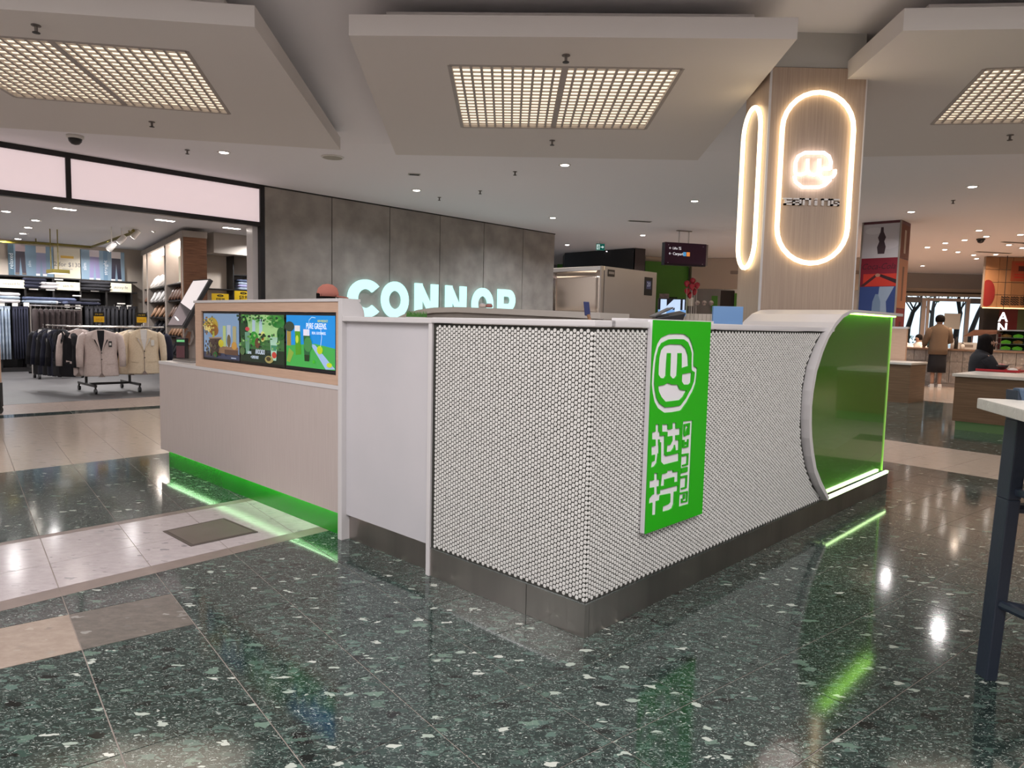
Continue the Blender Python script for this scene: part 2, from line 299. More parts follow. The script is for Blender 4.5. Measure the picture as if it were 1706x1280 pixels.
def art(name, wd, ht, shapes, parent=None, material=None, loc=(0, 0, 0), rotz=0, thick=0.004, step=0.0004):
    # flat print: local x to the viewer's right, z up, faces local -y; shape coordinates run 0..1 over width and height
    V = []; Fc = []; C = []
    def put(poly2, col, y):
        n = len(V); V.extend([(p[0], y, p[1]) for p in poly2]); Fc.append(list(range(n, n+len(poly2)))); C.append(col)
    y = 0
    bk = shapes[0][1] if shapes and shapes[0][0] == 'bg' else (0.5, 0.5, 0.5)
    n = 0
    V.extend([(x, yy, z) for z in (0, ht) for (x, yy) in ((0, 0), (wd, 0), (wd, thick), (0, thick))])
    for f in ((0,3,2,1),(4,5,6,7),(0,1,5,4),(1,2,6,5),(2,3,7,6),(3,0,4,7)): Fc.append(list(f)); C.append(bk)
    for s in shapes:
        if s[0] == 'bg': continue
        y -= step; k = s[0]; col = s[-1]
        if k == 'r': x0, z0, x1, z1 = [q*t for q, t in zip(s[1:5], (wd, ht, wd, ht))]; put([(x0, z0), (x1, z0), (x1, z1), (x0, z1)], col, y)
        elif k == 'e':
            cx, cz, rx, rz = s[1]*wd, s[2]*ht, s[3]*wd, s[4]*ht
            put([(cx+rx*cos(2*pi*i/16), cz+rz*sin(2*pi*i/16)) for i in range(16)], col, y)
        elif k == 'p': put([(px*wd, pz*ht) for px, pz in s[1]], col, y)
        elif k == 'l':
            for i, q in enumerate(stroke([(px*wd, pz*ht) for px, pz in s[1]], s[2]*ht)): put(q, col, y-i*step*0.05)
        elif k == 't':          # text, x, z, size, [rot, xscale, shear]
            _, txt, tx, tz, sz, o, col = s
            pv, pf = text_polys(txt, sz*ht, o.get('align', 'CENTER')); a = o.get('rot', 0); xs = o.get('xs', 1); sh = o.get('shear', 0)
            for bold in ([0] if not o.get('bold') else [0, o['bold']*ht]):
                n0 = len(V)
                for (x, z) in pv:
                    x = x*xs + z*sh + bold; X = x*cos(a)-z*sin(a); Z = x*sin(a)+z*cos(a); V.append((tx*wd+X, y-(0.2*step if bold else 0), tz*ht+Z))
                for f in pf: Fc.append([n0+i for i in f]); C.append(col)
    me = bpy.data.meshes.new(name); me.from_pydata(V, [], Fc); me.materials.append(material or PRINT)
    at = me.color_attributes.new('Col', 'FLOAT_COLOR', 'CORNER')
    for p, c in zip(me.polygons, C):
        for li in p.loop_indices: at.data[li].color = (*c, 1)
    bm = bmesh.new(); bm.from_mesh(me)
    o = bpy.data.objects.new(name, me); bm.free(); COL.objects.link(o); o.location = loc; o.rotation_euler = (0, 0, rotz)
    if parent: o.parent = parent
    return o
def evaluated(o, name=None):
    bpy.context.view_layer.update()
    me = bpy.data.meshes.new_from_object(o.evaluated_get(bpy.context.evaluated_depsgraph_get()))
    old = o.data; o.modifiers.clear(); o.data = me
    return o
# ------------------------------------------------------------------ the setting
def UV(u, v, z=0):            # floor grid axes, 8 degrees off the kiosk axes
    return K(0.9903*u+0.1392*v, -0.1392*u+0.9903*v, z)
floor = MB().add([(-16, -8, -0.06), (26, -8, -0.06), (26, 36, -0.06), (-16, 36, -0.06), (-16, -8, -0.0025), (26, -8, -0.0025), (26, 36, -0.0025), (-16, 36, -0.0025)],
                 [(0,3,2,1),(4,5,6,7),(0,1,5,4),(1,2,6,5),(2,3,7,6),(3,0,4,7)]).build('floor', mat('floor_joint_grout', (0.24, 0.20, 0.18), 0.7, vary=(9, (0.32, 0.28, 0.25))))
tag(floor, kind='structure')
def clip(poly, f):            # keep the side where f(u, v) >= 0
    out = []
    for i in range(len(poly)):
        a, b = poly[i], poly[(i+1) % len(poly)]; fa, fb = f(*a), f(*b)
        if fa >= 0: out.append(a)
        if (fa >= 0) != (fb >= 0):
            t = fa/(fa-fb); out.append((a[0]+(b[0]-a[0])*t, a[1]+(b[1]-a[1])*t))
    return out
def ar(p): return abs(sum(p[i][0]*p[(i+1) % len(p)][1]-p[(i+1) % len(p)][0]*p[i][1] for i in range(len(p))))/2
G = 0.43; U0 = -0.885; V0 = 1.975
ln = dict(n_out=(2.155, .2), n_in=(2.27, .19), f_in=(3.19, .16), f_out=(3.29, .18), bw=(5.52, .18), blo=(9.15, .1), bhi=(9.5, .1), thr=(10.9, .1))
def above(k): c, s_ = ln[k]; return lambda u, v: v-(c+s_*u)
def below(k): c, s_ = ln[k]; return lambda u, v: (c+s_*u)-v
def urange(a, b): return [lambda u, v: u-a, lambda u, v: b-u]
regions = [   # material, clip planes, grid step u, v, grid origin v, (u range, v range)
 (terr, [below('n_out')]+urange(-9, 5.56), G, G, V0, (-6, 6), (-9, 4)),
 (strip, [above('n_out'), below('n_in')]+urange(-9, 3), G*2, 3, 0, (-6, 3), (0, 3)),
 (terrw, [above('n_in'), below('f_in')]+urange(-9, 3), G, 50, 0, (-6, 3), (-50, 50)),
 (strip, [above('f_in'), below('f_out')]+urange(-9, 3), G*2, 50, 0, (-6, 3), (-50, 50)),
 (terr, [above('f_out'), below('bw')]+urange(-9, 5.56), G, G*3, 0.4, (-6, 6), (0, 8)),
 (beiget, [above('bw'), below('blo')]+urange(-9, 5.56), G, 50, 0, (-4, 6), (-50, 50)),
 (terr, [above('blo'), below('bhi')]+urange(-9, 5.56), G*2, 50, 0, (-5, 6), (-50, 50)),
 (pinkt, [above('bhi'), below('thr')]+urange(-9, 5.56), G*2, 50, 0, (-5, 6), (-50, 50)),
 (beiget, urange(5.56, 7.12), G*1.8, G, V0, (5, 8), (-9, 9)),
 (terr, urange(7.12, 13.2), G, G, V0, (7, 14), (-9, 8)),
 (beiget, urange(13.2, 17.3), G*2, G*2, V0, (12, 18), (-6, 10)),
 (pinkt, urange(17.3, 30), G*3, G*3, V0, (17, 30), (-8, 14)),
]
def vis(p):
    d = p-Vector((0, 0, H)); z = d.dot(fwd)
    if z < 0.3: return None
    return 853+F_PX*d.dot(RIGHT)/z, 640-F_PX*d.dot(UP)/z, z
tiles = []
for (mt, fs, gu, gv, vo, ur, vr) in regions:
    iu0, iu1 = int(math.floor((ur[0]-U0)/gu)), int(math.ceil((ur[1]-U0)/gu))
    if gv > 10: vcells = [(-50, 50)]
    else:
        j0, j1 = int(math.floor((vr[0]-vo)/gv)), int(math.ceil((vr[1]-vo)/gv)); vcells = [(vo+j*gv, vo+(j+1)*gv) for j in range(j0, j1)]
    if mt is terrw: vcells = [('lo',), ('hi',)]
    for i in range(iu0, iu1):
        for vc in vcells:
            u0, u1 = U0+i*gu, U0+(i+1)*gu; g = 0.0022
            if vc[0] in ('lo', 'hi'):
                mid = lambda u, v: v-(2.66+.17*u)
                poly = clip([(u0+g, -5), (u1-g, -5), (u1-g, 12), (u0+g, 12)], (lambda u, v: mid(u, v)-g) if vc[0] == 'hi' else (lambda u, v: -mid(u, v)-g))
            else: poly = [(u0+g, vc[0]+g), (u1-g, vc[0]+g), (u1-g, vc[1]-g), (u0+g, vc[1]-g)]
            for f in fs: poly = clip(poly, lambda u, v, f=f: f(u, v)-g*0.6) if poly else poly
            if not poly or len(poly) < 3 or ar(poly) < 0.0015: continue
            cu = sum(p[0] for p in poly)/len(poly); cv = sum(p[1] for p in poly)/len(poly)
            m_ = mt
            if mt is terr and cv > 1.0 and 1.115 < cv < 1.545 and cu < -1.315: m_ = 'beige'
            pts = [UV(*p) for p in poly]; q = [vis(p) for p in pts]; q = [t for t in q if t]
            if not q: continue
            if max(t[0] for t in q) < -40 or min(t[0] for t in q) > 1750 or min(t[1] for t in q) > 1320: continue
            c = UV(cu, cv); ka, kb = E1.dot(c-K0), E2.dot(c-K0)
            if 0.42 < ka < 4.0 and 0.42 < kb < 4.5: continue      # under the kiosk
            if kb > 10.8 and ka < 12: continue
            px = (max(t[0] for t in q)-min(t[0] for t in q))*(max(t[1] for t in q)-min(t[1] for t in q))
            tiles.append((px, poly, c, m_))
tiles.sort(key=lambda t: -t[0])
beige1 = terrazzo('worn_beige_stone', (0.27, 0.21, 0.17), (0.38, 0.31, 0.26), [(26, 0.2, 0.3, (0.24, 0.20, 0.17), (0.42, 0.37, 0.32))], 0.28)
beige2 = terrazzo('worn_green_beige_stone', (0.10, 0.09, 0.08), (0.17, 0.15, 0.13), [(14, 0.3, 0.3, (0.10, 0.09, 0.08), (0.28, 0.27, 0.25))], 0.2)
far = {}
for i, (px, poly, c, m_) in enumerate(tiles):
    if m_ == 'beige': m_ = beige1 if sum(p[0] for p in poly)/len(poly) < -1.745 else beige2
    if i < 296:
        m = MB(); pp = [UV(*p, -0.02)-Vector((c.x, c.y, 0)) for p in poly]; m.prism(pp, (0, 0, 0.02))
        o = m.build('floor_tile', m_, floor); o.location = (c.x, c.y, 0)
    else:
        far.setdefault(m_.name, [MB(), m_])[0].prism([UV(*p, -0.02) for p in poly], (0, 0, 0.02))
for nm, (mb, m_) in far.items():
    mb.build('far_floor_tiles', m_, floor, kind='stuff')
# shop floor
tag(MB().prism([K(-2.2, 10.68, -0.004), K(12.2, 10.68, -0.004), K(12.2, 18.6, -0.004), K(-2.2, 18.6, -0.004)], (0, 0, 0.006)).build('shop_floor', shopfloor), kind='structure')
# main ceiling: slopes gently down from 4.0 over the kiosk to 3.8 over the shops
def zc(y): return 4.0 if y < 7 else (3.8 if y > 10 else 4.0-0.2*(y-7)/3)
m = MB(); ys = [-8, 7, 10, 36]
for a, b in zip(ys[:-1], ys[1:]):
    m.hexa([(-16, a, zc(a)), (26, a, zc(a)), (26, b, zc(b)), (-16, b, zc(b))], [(-16, a, zc(a)+.1), (26, a, zc(a)+.1), (26, b, zc(b)+.1), (-16, b, zc(b)+.1)])
tag(m.build('ceiling', ceilpaint), kind='structure')
# enclosing walls out of the picture
mallwall = mat('mall_wall_paint', (.78, .76, .74), .8, bump=(60, .03))
tag(B('wall_back', (-12, -7.2, 0, 24, -7, 4.1), mallwall), kind='structure')
tag(B('wall_left', (-11, -7, 0, -10.8, 9, 4.1), mallwall), kind='structure')
tag(B('wall_right', (24, -7, 0, 24.2, 30, 4.1), mallwall), kind='structure')
# suspended ceiling slabs with eggcrate lights
slabs = [
 ('square floating ceiling slab hanging over the middle of the kiosk', [tuple(PZ(581, 59, 3.6))[:2], tuple(PZ(1328, 65, 3.6))[:2], (2.42, 9.66), (-1.64, 9.74)], [(-.61, 6.37), (1.42, 6.33), (1.45, 8.22), (-.64, 8.32)]),
 ('floating ceiling slab at the upper left, over the shop side', [(-5.6, 5.22), (-2.05, 5.65), (-2.34, 9.54), (-7.4, 8.6)], [(-4.95, 5.84), (-2.82, 6.18), (-3.19, 8.0), (-5.25, 7.56)]),
 ('floating ceiling slab at the upper right, beyond the wood column', [(2.85, 5.45), (6.2, 5.15), (8.2, 8.6), (3.15, 9.5)], [(3.94, 6.17), (5.7, 5.86), (6.6, 7.5), (4.45, 7.79)]),
]
paneld = mat('light_diffuser', (0.9, 0.8, 0.6), emit=1.15, ecol=(1.0, 0.84, 0.64))
blade = mat('grille_blade', (0.42, 0.38, 0.36), 0.5, bump=(30, .02))
fixn = ['over the middle of the kiosk', 'in the upper left ceiling slab', 'in the upper right ceiling slab, cut by the frame']
for si, (lab, sp, gp) in enumerate(slabs):
    c = sum((Vector(p) for p in sp), Vector((0, 0)))/4
    t = thing('ceiling_slab', lab, 'ceiling slab', (c.x, c.y, 3.6))
    Z = 3.6
    def loc2(p): return (p[0]-c.x, p[1]-c.y)
    out = [loc2(p) for p in sp]; inn = [loc2(p) for p in gp]
    m = MB()      # slab with a rectangular opening: four trapezoids
    for i in range(4):
        j = (i+1) % 4
        m.hexa([(*out[i], 0), (*out[j], 0), (*inn[j], 0), (*inn[i], 0)], [(*out[i], .16), (*out[j], .16), (*inn[j], .16), (*inn[i], .16)])
    o = m.build('slab_board', slabpaint, t)
    ins = [((p[0]*.86), (p[1]*.86)) for p in out]
    MB().prism([(*p, .16) for p in ins], (0, 0, .14)).build('hanger_box', slabpaint, t)
    # light fixture
    g = thing('eggcrate_ceiling_light', 'large warm eggcrate light '+fixn[si], 'ceiling light', (c.x, c.y, Z))
    MB().prism([(*p, .030) for p in inn], (0, 0, .01)).build('diffuser', paneld, g)
    A, Bq, Cq, D = [Vector((*p, 0)) for p in inn]
    def bl(s, t_): return (A*(1-s)+Bq*s)*(1-t_)+(D*(1-s)+Cq*s)*t_
    for k in range(23):
        f = k/22; wdt = .0115; a, b = bl(f, 0), bl(f, 1); d = (Bq-A).normalized()*(.030 if k == 11 else wdt)
        MB().hexa([a-d+Vector((0,0,.008)), a+d+Vector((0,0,.008)), b+d+Vector((0,0,.008)), b-d+Vector((0,0,.008))], [a-d+Vector((0,0,.026)), a+d+Vector((0,0,.026)), b+d+Vector((0,0,.026)), b-d+Vector((0,0,.026))]).build('long_blade', blade, g)
    for k in range(20):
        f = k/19; a, b = bl(0, f), bl(1, f); d = (D-A).normalized()*.006
        MB().hexa([a-d+Vector((0,0,.010)), a+d+Vector((0,0,.010)), b+d+Vector((0,0,.010)), b-d+Vector((0,0,.010))], [a-d+Vector((0,0,.024)), a+d+Vector((0,0,.024)), b+d+Vector((0,0,.024)), b-d+Vector((0,0,.024))]).build('cross_blade', blade, g)
    m = MB()
    for i in range(4):
        a, b = Vector((*inn[i], 0)), Vector((*inn[(i+1) % 4], 0)); d = (b-a).normalized(); q = Vector((-d.y, d.x, 0))*.018
        m.hexa([a-q, b-q, b+q, a+q], [a-q+Vector((0,0,.05)), b-q+Vector((0,0,.05)), b+q+Vector((0,0,.05)), a+q+Vector((0,0,.05))])
    for v_ in range(len(m.v)): m.v[v_] = (m.v[v_][0], m.v[v_][1], m.v[v_][2]-.004)
    m.build('rim', blade, g)
# downlights, sprinklers and other ceiling fittings
lampdisc = mat('downlight_lens', (1, 1, 1), emit=20.0, ecol=(1.0, 0.90, 0.82))
trimw = mat('downlight_trim', (0.75, 0.73, 0.70), 0.4, bump=(30, .02))
def ordinal(i): return ['first', 'second', 'third', 'fourth', 'fifth', 'sixth', 'seventh', 'eighth', 'ninth', 'tenth', 'eleventh', 'twelfth', 'thirteenth', 'fourteenth', 'fifteenth', 'sixteenth', 'seventeenth', 'eighteenth', 'nineteenth', 'twentieth'][i]
dl0 = None
def downlight(p, label, group='recessed ceiling downlights', r=.075):
    global dl0
    if dl0 is None:
        dl0 = thing('downlight', label, 'downlight', p, 0, group)
        MB().lathe([(.062, .0), (.075, -.008), (.092, -.006), (.095, .004)], n=20).build('trim_ring', trimw, dl0, smooth=True)
        MB().lathe([(.001, -.010), (.050, -.0105), (.060, -.008)], n=20).build('lens', lampdisc, dl0.children[0])
        o = dl0
    else:
        o = copy_tree(dl0); o.location = p
        tag(o, label, 'downlight', group)
    return o
named = [((941, 275), 'downlight nearest to the middle ceiling slab, right of its centre'), ((921, 363), 'downlight above the right end of the grey panel wall'), ((1157, 335), 'downlight between the panel wall and the wood column'),
 ((373, 254), 'downlight above the lit fascia of the clothing shop'), ((694, 317), 'downlight above the grey panel wall, over its middle'), ((945, 408), 'small downlight just right of the panel wall end'),
 ((1071, 392), 'small downlight left of the hanging direction sign'), ((1620, 311), 'large downlight at right, below the right ceiling slab'), ((1518, 353), 'downlight above the poster column')]
for (q, lab) in named: downlight(PZ(*q, 3.797), lab)
food = [(1545, 412), (1575, 405), (1574, 416), (1596, 420), (1607, 400), (1631, 384), (1643, 394), (1622, 425), (1627, 431), (1681, 408), (1700, 391), (1659, 424), (1703, 413), (1537, 443)]
food.sort()
for i, q in enumerate(food): downlight(PZ(*q, 3.797), '%s downlight from the left in the cluster over the food court' % ordinal(i))
greyup0 = mat('dull_metal', (.20, .18, .17), .5, .5, bump=(60, .02))
spr0 = None
def sprinkler(p, label):
    global spr0
    if spr0 is None:
        spr0 = thing('sprinkler', label, 'sprinkler', p, 0, 'ceiling sprinkler heads')
        MB().lathe([(.035, 0), (.035, -.006), (.012, -.01), (.012, -.05)], n=12).build('escutcheon', greyup0, spr0)
        MB().lathe([(.004, -.05), (.028, -.055), (.028, -.06), (.004, -.062)], n=12).build('deflector', black, spr0)
        o = spr0
    else: o = copy_tree(spr0); o.location = p; tag(o, label, 'sprinkler', 'ceiling sprinkler heads')
    return o
for q, z, lab in [((60, 42), 3.6, 'sprinkler head in front of the upper left light'), ((253, 203), 3.6, 'sprinkler head behind the upper left light'), ((943, 92), 3.6, 'sprinkler head in front of the middle light'),
                  ((920, 234), 3.6, 'sprinkler head behind the middle light'), ((1683, 225), 3.6, 'sprinkler head behind the upper right light'), ((312, 250), 3.797, 'sprinkler head left of the downlight over the shop fascia'),
                  ((858, 286), 3.797, 'sprinkler head behind the middle ceiling slab'), ((732, 329), 3.797, 'left one of two sprinkler heads above the panel wall'), ((800, 318), 3.797, 'right one of two sprinkler heads above the panel wall'),
                  ((1588, 334), 3.797, 'sprinkler head below the large downlight at right')]:
    sprinkler(PZ(*q, z), lab)
def dome(p, label, dark):
    t = thing('security_camera', label, 'camera', p)
    MB().lathe([(.10, 0), (.10, -.03), (.085, -.04)], n=20).build('housing', trimw if not dark else blackpl, t, smooth=True)
    MB().lathe([(.08, -.04), (.072, -.075), (.045, -.105), (.01, -.115)], n=20).build('dome', blackpl, t, smooth=True)
dome(PZ(125, 226, 3.6), 'white dome camera under the upper left slab edge', False)
dome(PZ(1634, 398, 3.797), 'black dome camera on the ceiling over the food court', True)
def vent(p, label, r=.16):
    t = thing('ceiling_speaker', label, 'speaker', p)
    MB().lathe([(r*.9, -.012), (r, -.01), (r+.012, .003)], n=28).build('rim', trimw, t, smooth=True)
    MB().lathe([(r*.2, -.016), (r*.9, -.012)], n=28).build('grille', mat('speaker_grille', (.42, .40, .34), .6, bump=(200, .5)), t)
vent(PZ(554, 262, 3.797), 'round pale speaker in the ceiling right of the upper left slab')
def slotvent(q, label, wd):
    t = thing('ceiling_vent', label, 'vent', PZ(*q, 3.79), .2)
    B('frame', (-wd/2, -.06, -.004, wd/2, .06, .006), colpaint, t)
    for k in range(3): B('slat', (-wd/2+.02, -.045+.03*k, -.010, wd/2-.02, -.03+.03*k, -.004), black, t)
slotvent((1066, 369), 'dark slot vent in the ceiling before the direction sign', .55)
slotvent((690, 291), 'small slot vent in the ceiling over the panel wall', .2)
slotvent((1655, 421), 'dark slot vent among the food court downlights', 1.2)
slotvent((1702, 405), 'dark slot vent at the right edge over the food court', 1.2)

# ------------------------------------------------------------------ shop front: lit fascia, panel wall with letters, shop shell
fas = kthing('lightbox_fascia', 'long pink-white backlit fascia in a black frame over the clothing shop', 'lightbox', 0, 10.7)
litpink = mat('fascia_diffuser', (0.95, 0.80, 0.82), 0.5, emit=0.48, ecol=(1.0, 0.82, 0.84), stretch=(0.3, 1, 6), vary=(2, (0.93, 0.76, 0.79)))
for (a0, a1, nm) in ((-3.2, .79, 1), (.86, 3.90, 2)):
    B('diffuser_panel', (a0, .03, 3.12, a1, .06, 3.72), litpink, fas)
B('top_rail', (-3.2, -.01, 3.72, 3.98, .1, 3.80), black, fas); B('bottom_rail', (-3.2, -.01, 3.045, 3.98, .1, 3.12), black, fas)
B('mullion', (.79, -.008, 3.12, .86, .1, 3.72), black, fas); B('end_post', (3.90, -.01, 0.0, 3.98, .1, 3.80), black, fas)
B('back_board', (-3.2, .1, 3.045, 3.98, .14, 3.8), wallpaint, fas)
pw = kthing('panel_wall', 'tall grey concrete-look panel wall carrying the lit letters', 'wall', 3.98, 10.7)
B('backing', (0, .04, 0, 8.29, .3, 3.79), black, pw)
js = [0.004, 1.43, 2.845, 4.25, 5.64, 7.03, 8.28]
for a, b in zip(js[:-1], js[1:]): B('wall_panel', (a+.009, 0, .02, b-.009, .04, 3.775), concrete, pw)
B('top_trim', (0, -.006, 3.775, 8.29, .05, 3.80), black, pw)
sgn = kthing('lit_shop_name', 'large cyan-white illuminated capital letters on the grey panel wall', 'sign', 5.6, 10.66)
def letter(polys_pts, x, wd, holes=None):
    m = MB()
    for pl in polys_pts: m.prism([(x+p[0]*wd, -.05, 1.42+p[1]*.79) for p in pl], (0, .05, 0))
    m.build('letter', cyanled, sgn)
def ringpolys(a0, a1, t=.29, n=22, rx=.5, ry=.5, ty=.25):
    out = []
    for i in range(n):
        s, e = a0+(a1-a0)*i/n, a0+(a1-a0)*(i+1)/n
        out.append([(.5+rx*cos(s), .5+ry*sin(s)), (.5+rx*cos(e), .5+ry*sin(e)), (.5+(rx-t)*cos(e), .5+(ry-ty)*sin(e)), (.5+(rx-t)*cos(s), .5+(ry-ty)*sin(s))])
    return out
Nn = [[(0, 0), (.3, 0), (.3, 1), (0, 1)], [(.7, 0), (1, 0), (1, 1), (.7, 1)], [(0, 1), (.27, 1), (1, 0), (.73, 0)]]
Rr = [[(0, 0), (.3, 0), (.3, 1), (0, 1)], [(.3, .78), (.6, .78), (.6, 1), (.3, 1)], [(.3, .33), (.6, .33), (.6, .55), (.3, .55)], [(.45, .34), (.7, .34), (1, 0), (.68, 0)]]
for i in range(12):
    s, e = -pi/2+pi*i/12, -pi/2+pi*(i+1)/12
    Rr.append([(.6+.38*cos(s), .665+.335*sin(s)), (.6+.38*cos(e), .665+.335*sin(e)), (.6+.1*cos(e), .665+.115*sin(e)), (.6+.1*cos(s), .665+.115*sin(s))])
def lx(px, py): return PB(px, py, 10.66).x-5.6
c_x = lx(578, 500); letter(ringpolys(radians(42), radians(318), .27, 24), c_x, .88)
letter(ringpolys(0, 2*pi, .26, 30), lx(634, 500), lx(679, 500)-lx(634, 500))
letter(Nn, lx(690, 505), lx(728, 505)-lx(690, 505)); letter(Nn, lx(741, 505), lx(775, 505)-lx(741, 505))
letter(ringpolys(0, 2*pi, .26, 30), lx(785, 505), lx(820, 505)-lx(785, 505)); letter(Rr, lx(828, 505), lx(857, 505)-lx(828, 505))
def ks(name, m): return tag(m.build(name, wallpaint), kind='structure')
def kp(a0, b0, z0, a1, b1, z1):
    return [K(a0, b0, z0), K(a1, b0, z0), K(a1, b1, z0), K(a0, b1, z0)], [K(a0, b0, z1), K(a1, b0, z1), K(a1, b1, z1), K(a0, b1, z1)]
ks('wall_shop_left', MB().hexa(*kp(-3.3, 10.7, 0, -2.2, 18.7, 3.3)))
tag(MB().hexa(*kp(-2.2, 18.02, 0, 12.2, 18.3, 3.2)).build('wall_shop_back', beigewall), kind='structure')
ks('wall_shop_right', MB().hexa(*kp(12.0, 11.1, 0, 12.2, 18.0, 3.8)))
tag(MB().hexa(*kp(-3.3, 10.84, 3.04, 12.2, 18.3, 3.14)).build('ceiling_shop', ceilpaint), kind='structure')
ks('wall_left_return', MB().hexa(*kp(-6, 10.7, 0, -3.21, 10.9, 3.8)))
# shop doorway jamb and small recess behind it
B('jamb', (3.80, .1, 0, 3.97, .34, 3.04), white, fas)
# ------------------------------------------------------------------ KIOSK
# low order counter with glowing green plinth
oc = kthing('order_counter', 'low pale order counter with green glowing plinth, at the left of the kiosk', 'counter', 0, 0)
B('carcass', (0, 1.93, .176, .72, 4.86, .930), laminate, oc)
B('front_lip', (0, 1.93, .158, .008, 4.86, .176), laminate, oc)
B('worktop', (-.004, 1.93, .930, .73, 4.865, .957), white, oc, .003)
B('plinth', (.045, 1.95, 0, .66, 4.79, .172), plinthgreen, oc)
B('plinth_light', (.014, 1.95, .168, .030, 4.80, .174), greenled, oc)
B('underside', (.010, 1.95, .174, .7, 4.82, .176), white, oc)
mc = kthing('menu_cabinet', 'wood-framed cabinet holding three menu screens on the low counter', 'cabinet', 0, 0)
# frame around the screens, built of four boards
B('frame_top', (0, 1.93, 1.405, .13, 4.06, 1.470), warmwood, mc); B('frame_bottom', (0, 1.93, .958, .13, 4.06, 1.018), warmwood, mc)
B('frame_side', (0, 3.945, 1.018, .13, 4.06, 1.405), warmwood, mc); B('frame_side', (0, 1.93, 1.018, .13, 1.968, 1.405), warmwood, mc)
B('back_panel', (.11, 1.968, 1.018, .13, 3.945, 1.405), whitepanel, mc)
B('top', (-.008, 1.92, 1.470, .145, 4.075, 1.490), white, mc, .004)
scr = [(3.94, 3.285), (3.283, 2.610), (2.608, 1.972)]
def C(r, g, b): return tuple(((c/255)**2.2) for c in (r, g, b))
s1 = [('bg', C(12, 14, 20)), ('r', .03, .04, .985, .97, C(110, 135, 165)), ('r', .03, .04, .985, .16, C(50, 55, 75)), ('r', .05, .55, .13, .85, C(80, 85, 95)),
 ('e', .27, .72, .17, .17, C(150, 130, 60)), ('e', .33, .62, .12, .12, C(120, 80, 45)), ('e', .22, .79, .08, .07, C(175, 160, 80)), ('r', .28, .42, .34, .60, C(150, 150, 60)),
 ('p', [(.20, .44), (.52, .46), (.50, .10), (.22, .10)], C(60, 48, 45)), ('p', [(.18, .44), (.54, .46), (.54, .49), (.18, .47)], C(130, 110, 95)), ('e', .35, .25, .05, .08, C(75, 72, 58)),
 ('p', [(.45, .16), (.97, .15), (.97, .30), (.50, .32)], C(120, 95, 75)), ('r', .62, .14, .97, .24, C(80, 60, 50)),
 ('r', .58, .30, .66, .72, C(150, 165, 110)), ('r', .69, .30, .79, .74, C(150, 160, 175)), ('r', .84, .28, .93, .72, C(145, 140, 105)), ('e', .74, .42, .05, .13, C(90, 80, 60)), ('e', .53, .36, .07, .08, C(170, 160, 50)), ('e', .88, .33, .07, .08, C(165, 125, 60)),
 ('e', .37, .12, .06, .06, C(50, 90, 50)), ('t', 'Village', .30, .66, .13, {'bold': .006}, C(215, 195, 120)), ('r', .80, .07, .93, .09, C(150, 160, 180))]
s2 = [('bg', C(10, 12, 12)), ('r', .02, .05, .98, .96, C(55, 95, 55)), ('e', .55, .72, .40, .24, C(140, 180, 120)), ('e', .28, .80, .17, .15, C(135, 175, 120)), ('r', .02, .05, .98, .30, C(25, 42, 30)),
 ('e', .10, .70, .10, .24, C(25, 60, 35)), ('e', .86, .82, .14, .10, C(45, 110, 50)), ('e', .78, .90, .16, .05, C(60, 125, 55)), ('e', .92, .62, .08, .12, C(30, 80, 40)),
 ('r', .30, .62, .37, .86, C(150, 170, 185)), ('r', .46, .60, .53, .88, C(150, 175, 185)), ('e', .34, .50, .10, .14, C(50, 130, 50)), ('e', .42, .42, .06, .10, C(90, 60, 45)), ('e', .54, .55, .055, .10, C(185, 190, 110)), ('e', .54, .52, .028, .04, C(120, 70, 30)),
 ('p', [(.70, .55), (.86, .55), (.83, .12), (.73, .12)], C(150, 185, 165)), ('p', [(.72, .40), (.85, .40), (.83, .30), (.73, .30)], C(60, 120, 90)), ('e', .79, .22, .05, .06, C(170, 60, 50)), ('e', .68, .13, .09, .07, C(140, 130, 80)), ('e', .67, .14, .05, .04, C(60, 50, 30)),
 ('p', [(.14, .62), (.26, .62), (.24, .20), (.16, .20)], C(90, 130, 110)), ('e', .20, .68, .05, .04, C(170, 60, 70)), ('l', [(.05, .90), (.14, .82), (.12, .62)], .02, C(20, 45, 25)), ('e', .08, .25, .06, .08, C(70, 95, 60)),
 ('t', 'SUPER', .36, .235, .075, {'xs': .75, 'bold': .004}, C(190, 205, 225)), ('t', 'AVOCADO', .60, .262, .13, {'xs': .56, 'bold': .004}, C(200, 215, 235)), ('t', '+ SUPER FRUIT', .48, .155, .08, {'xs': .6, 'bold': .004}, C(190, 205, 225))]
rnd = random.Random(3)
s2 += [('e', rnd.uniform(.04, .96), rnd.choice([rnd.uniform(.3, .6), rnd.uniform(.78, .95)]), rnd.uniform(.012, .035), rnd.uniform(.012, .03), C(*rnd.choice([(40, 100, 45), (90, 150, 70), (25, 60, 35), (70, 120, 60), (120, 160, 95), (30, 45, 35)]))) for _ in range(90)]
s1 += [('e', .27+rnd.gauss(0, .07), .72+rnd.gauss(0, .07), .02, .02, C(*rnd.choice([(170, 150, 70), (120, 80, 45), (190, 175, 100), (90, 85, 50)]))) for _ in range(70)]+[('e', rnd.uniform(.24, .5), rnd.uniform(.1, .4), .02, .03, C(*rnd.choice([(75, 62, 55), (50, 42, 42), (95, 90, 70)]))) for _ in range(30)]
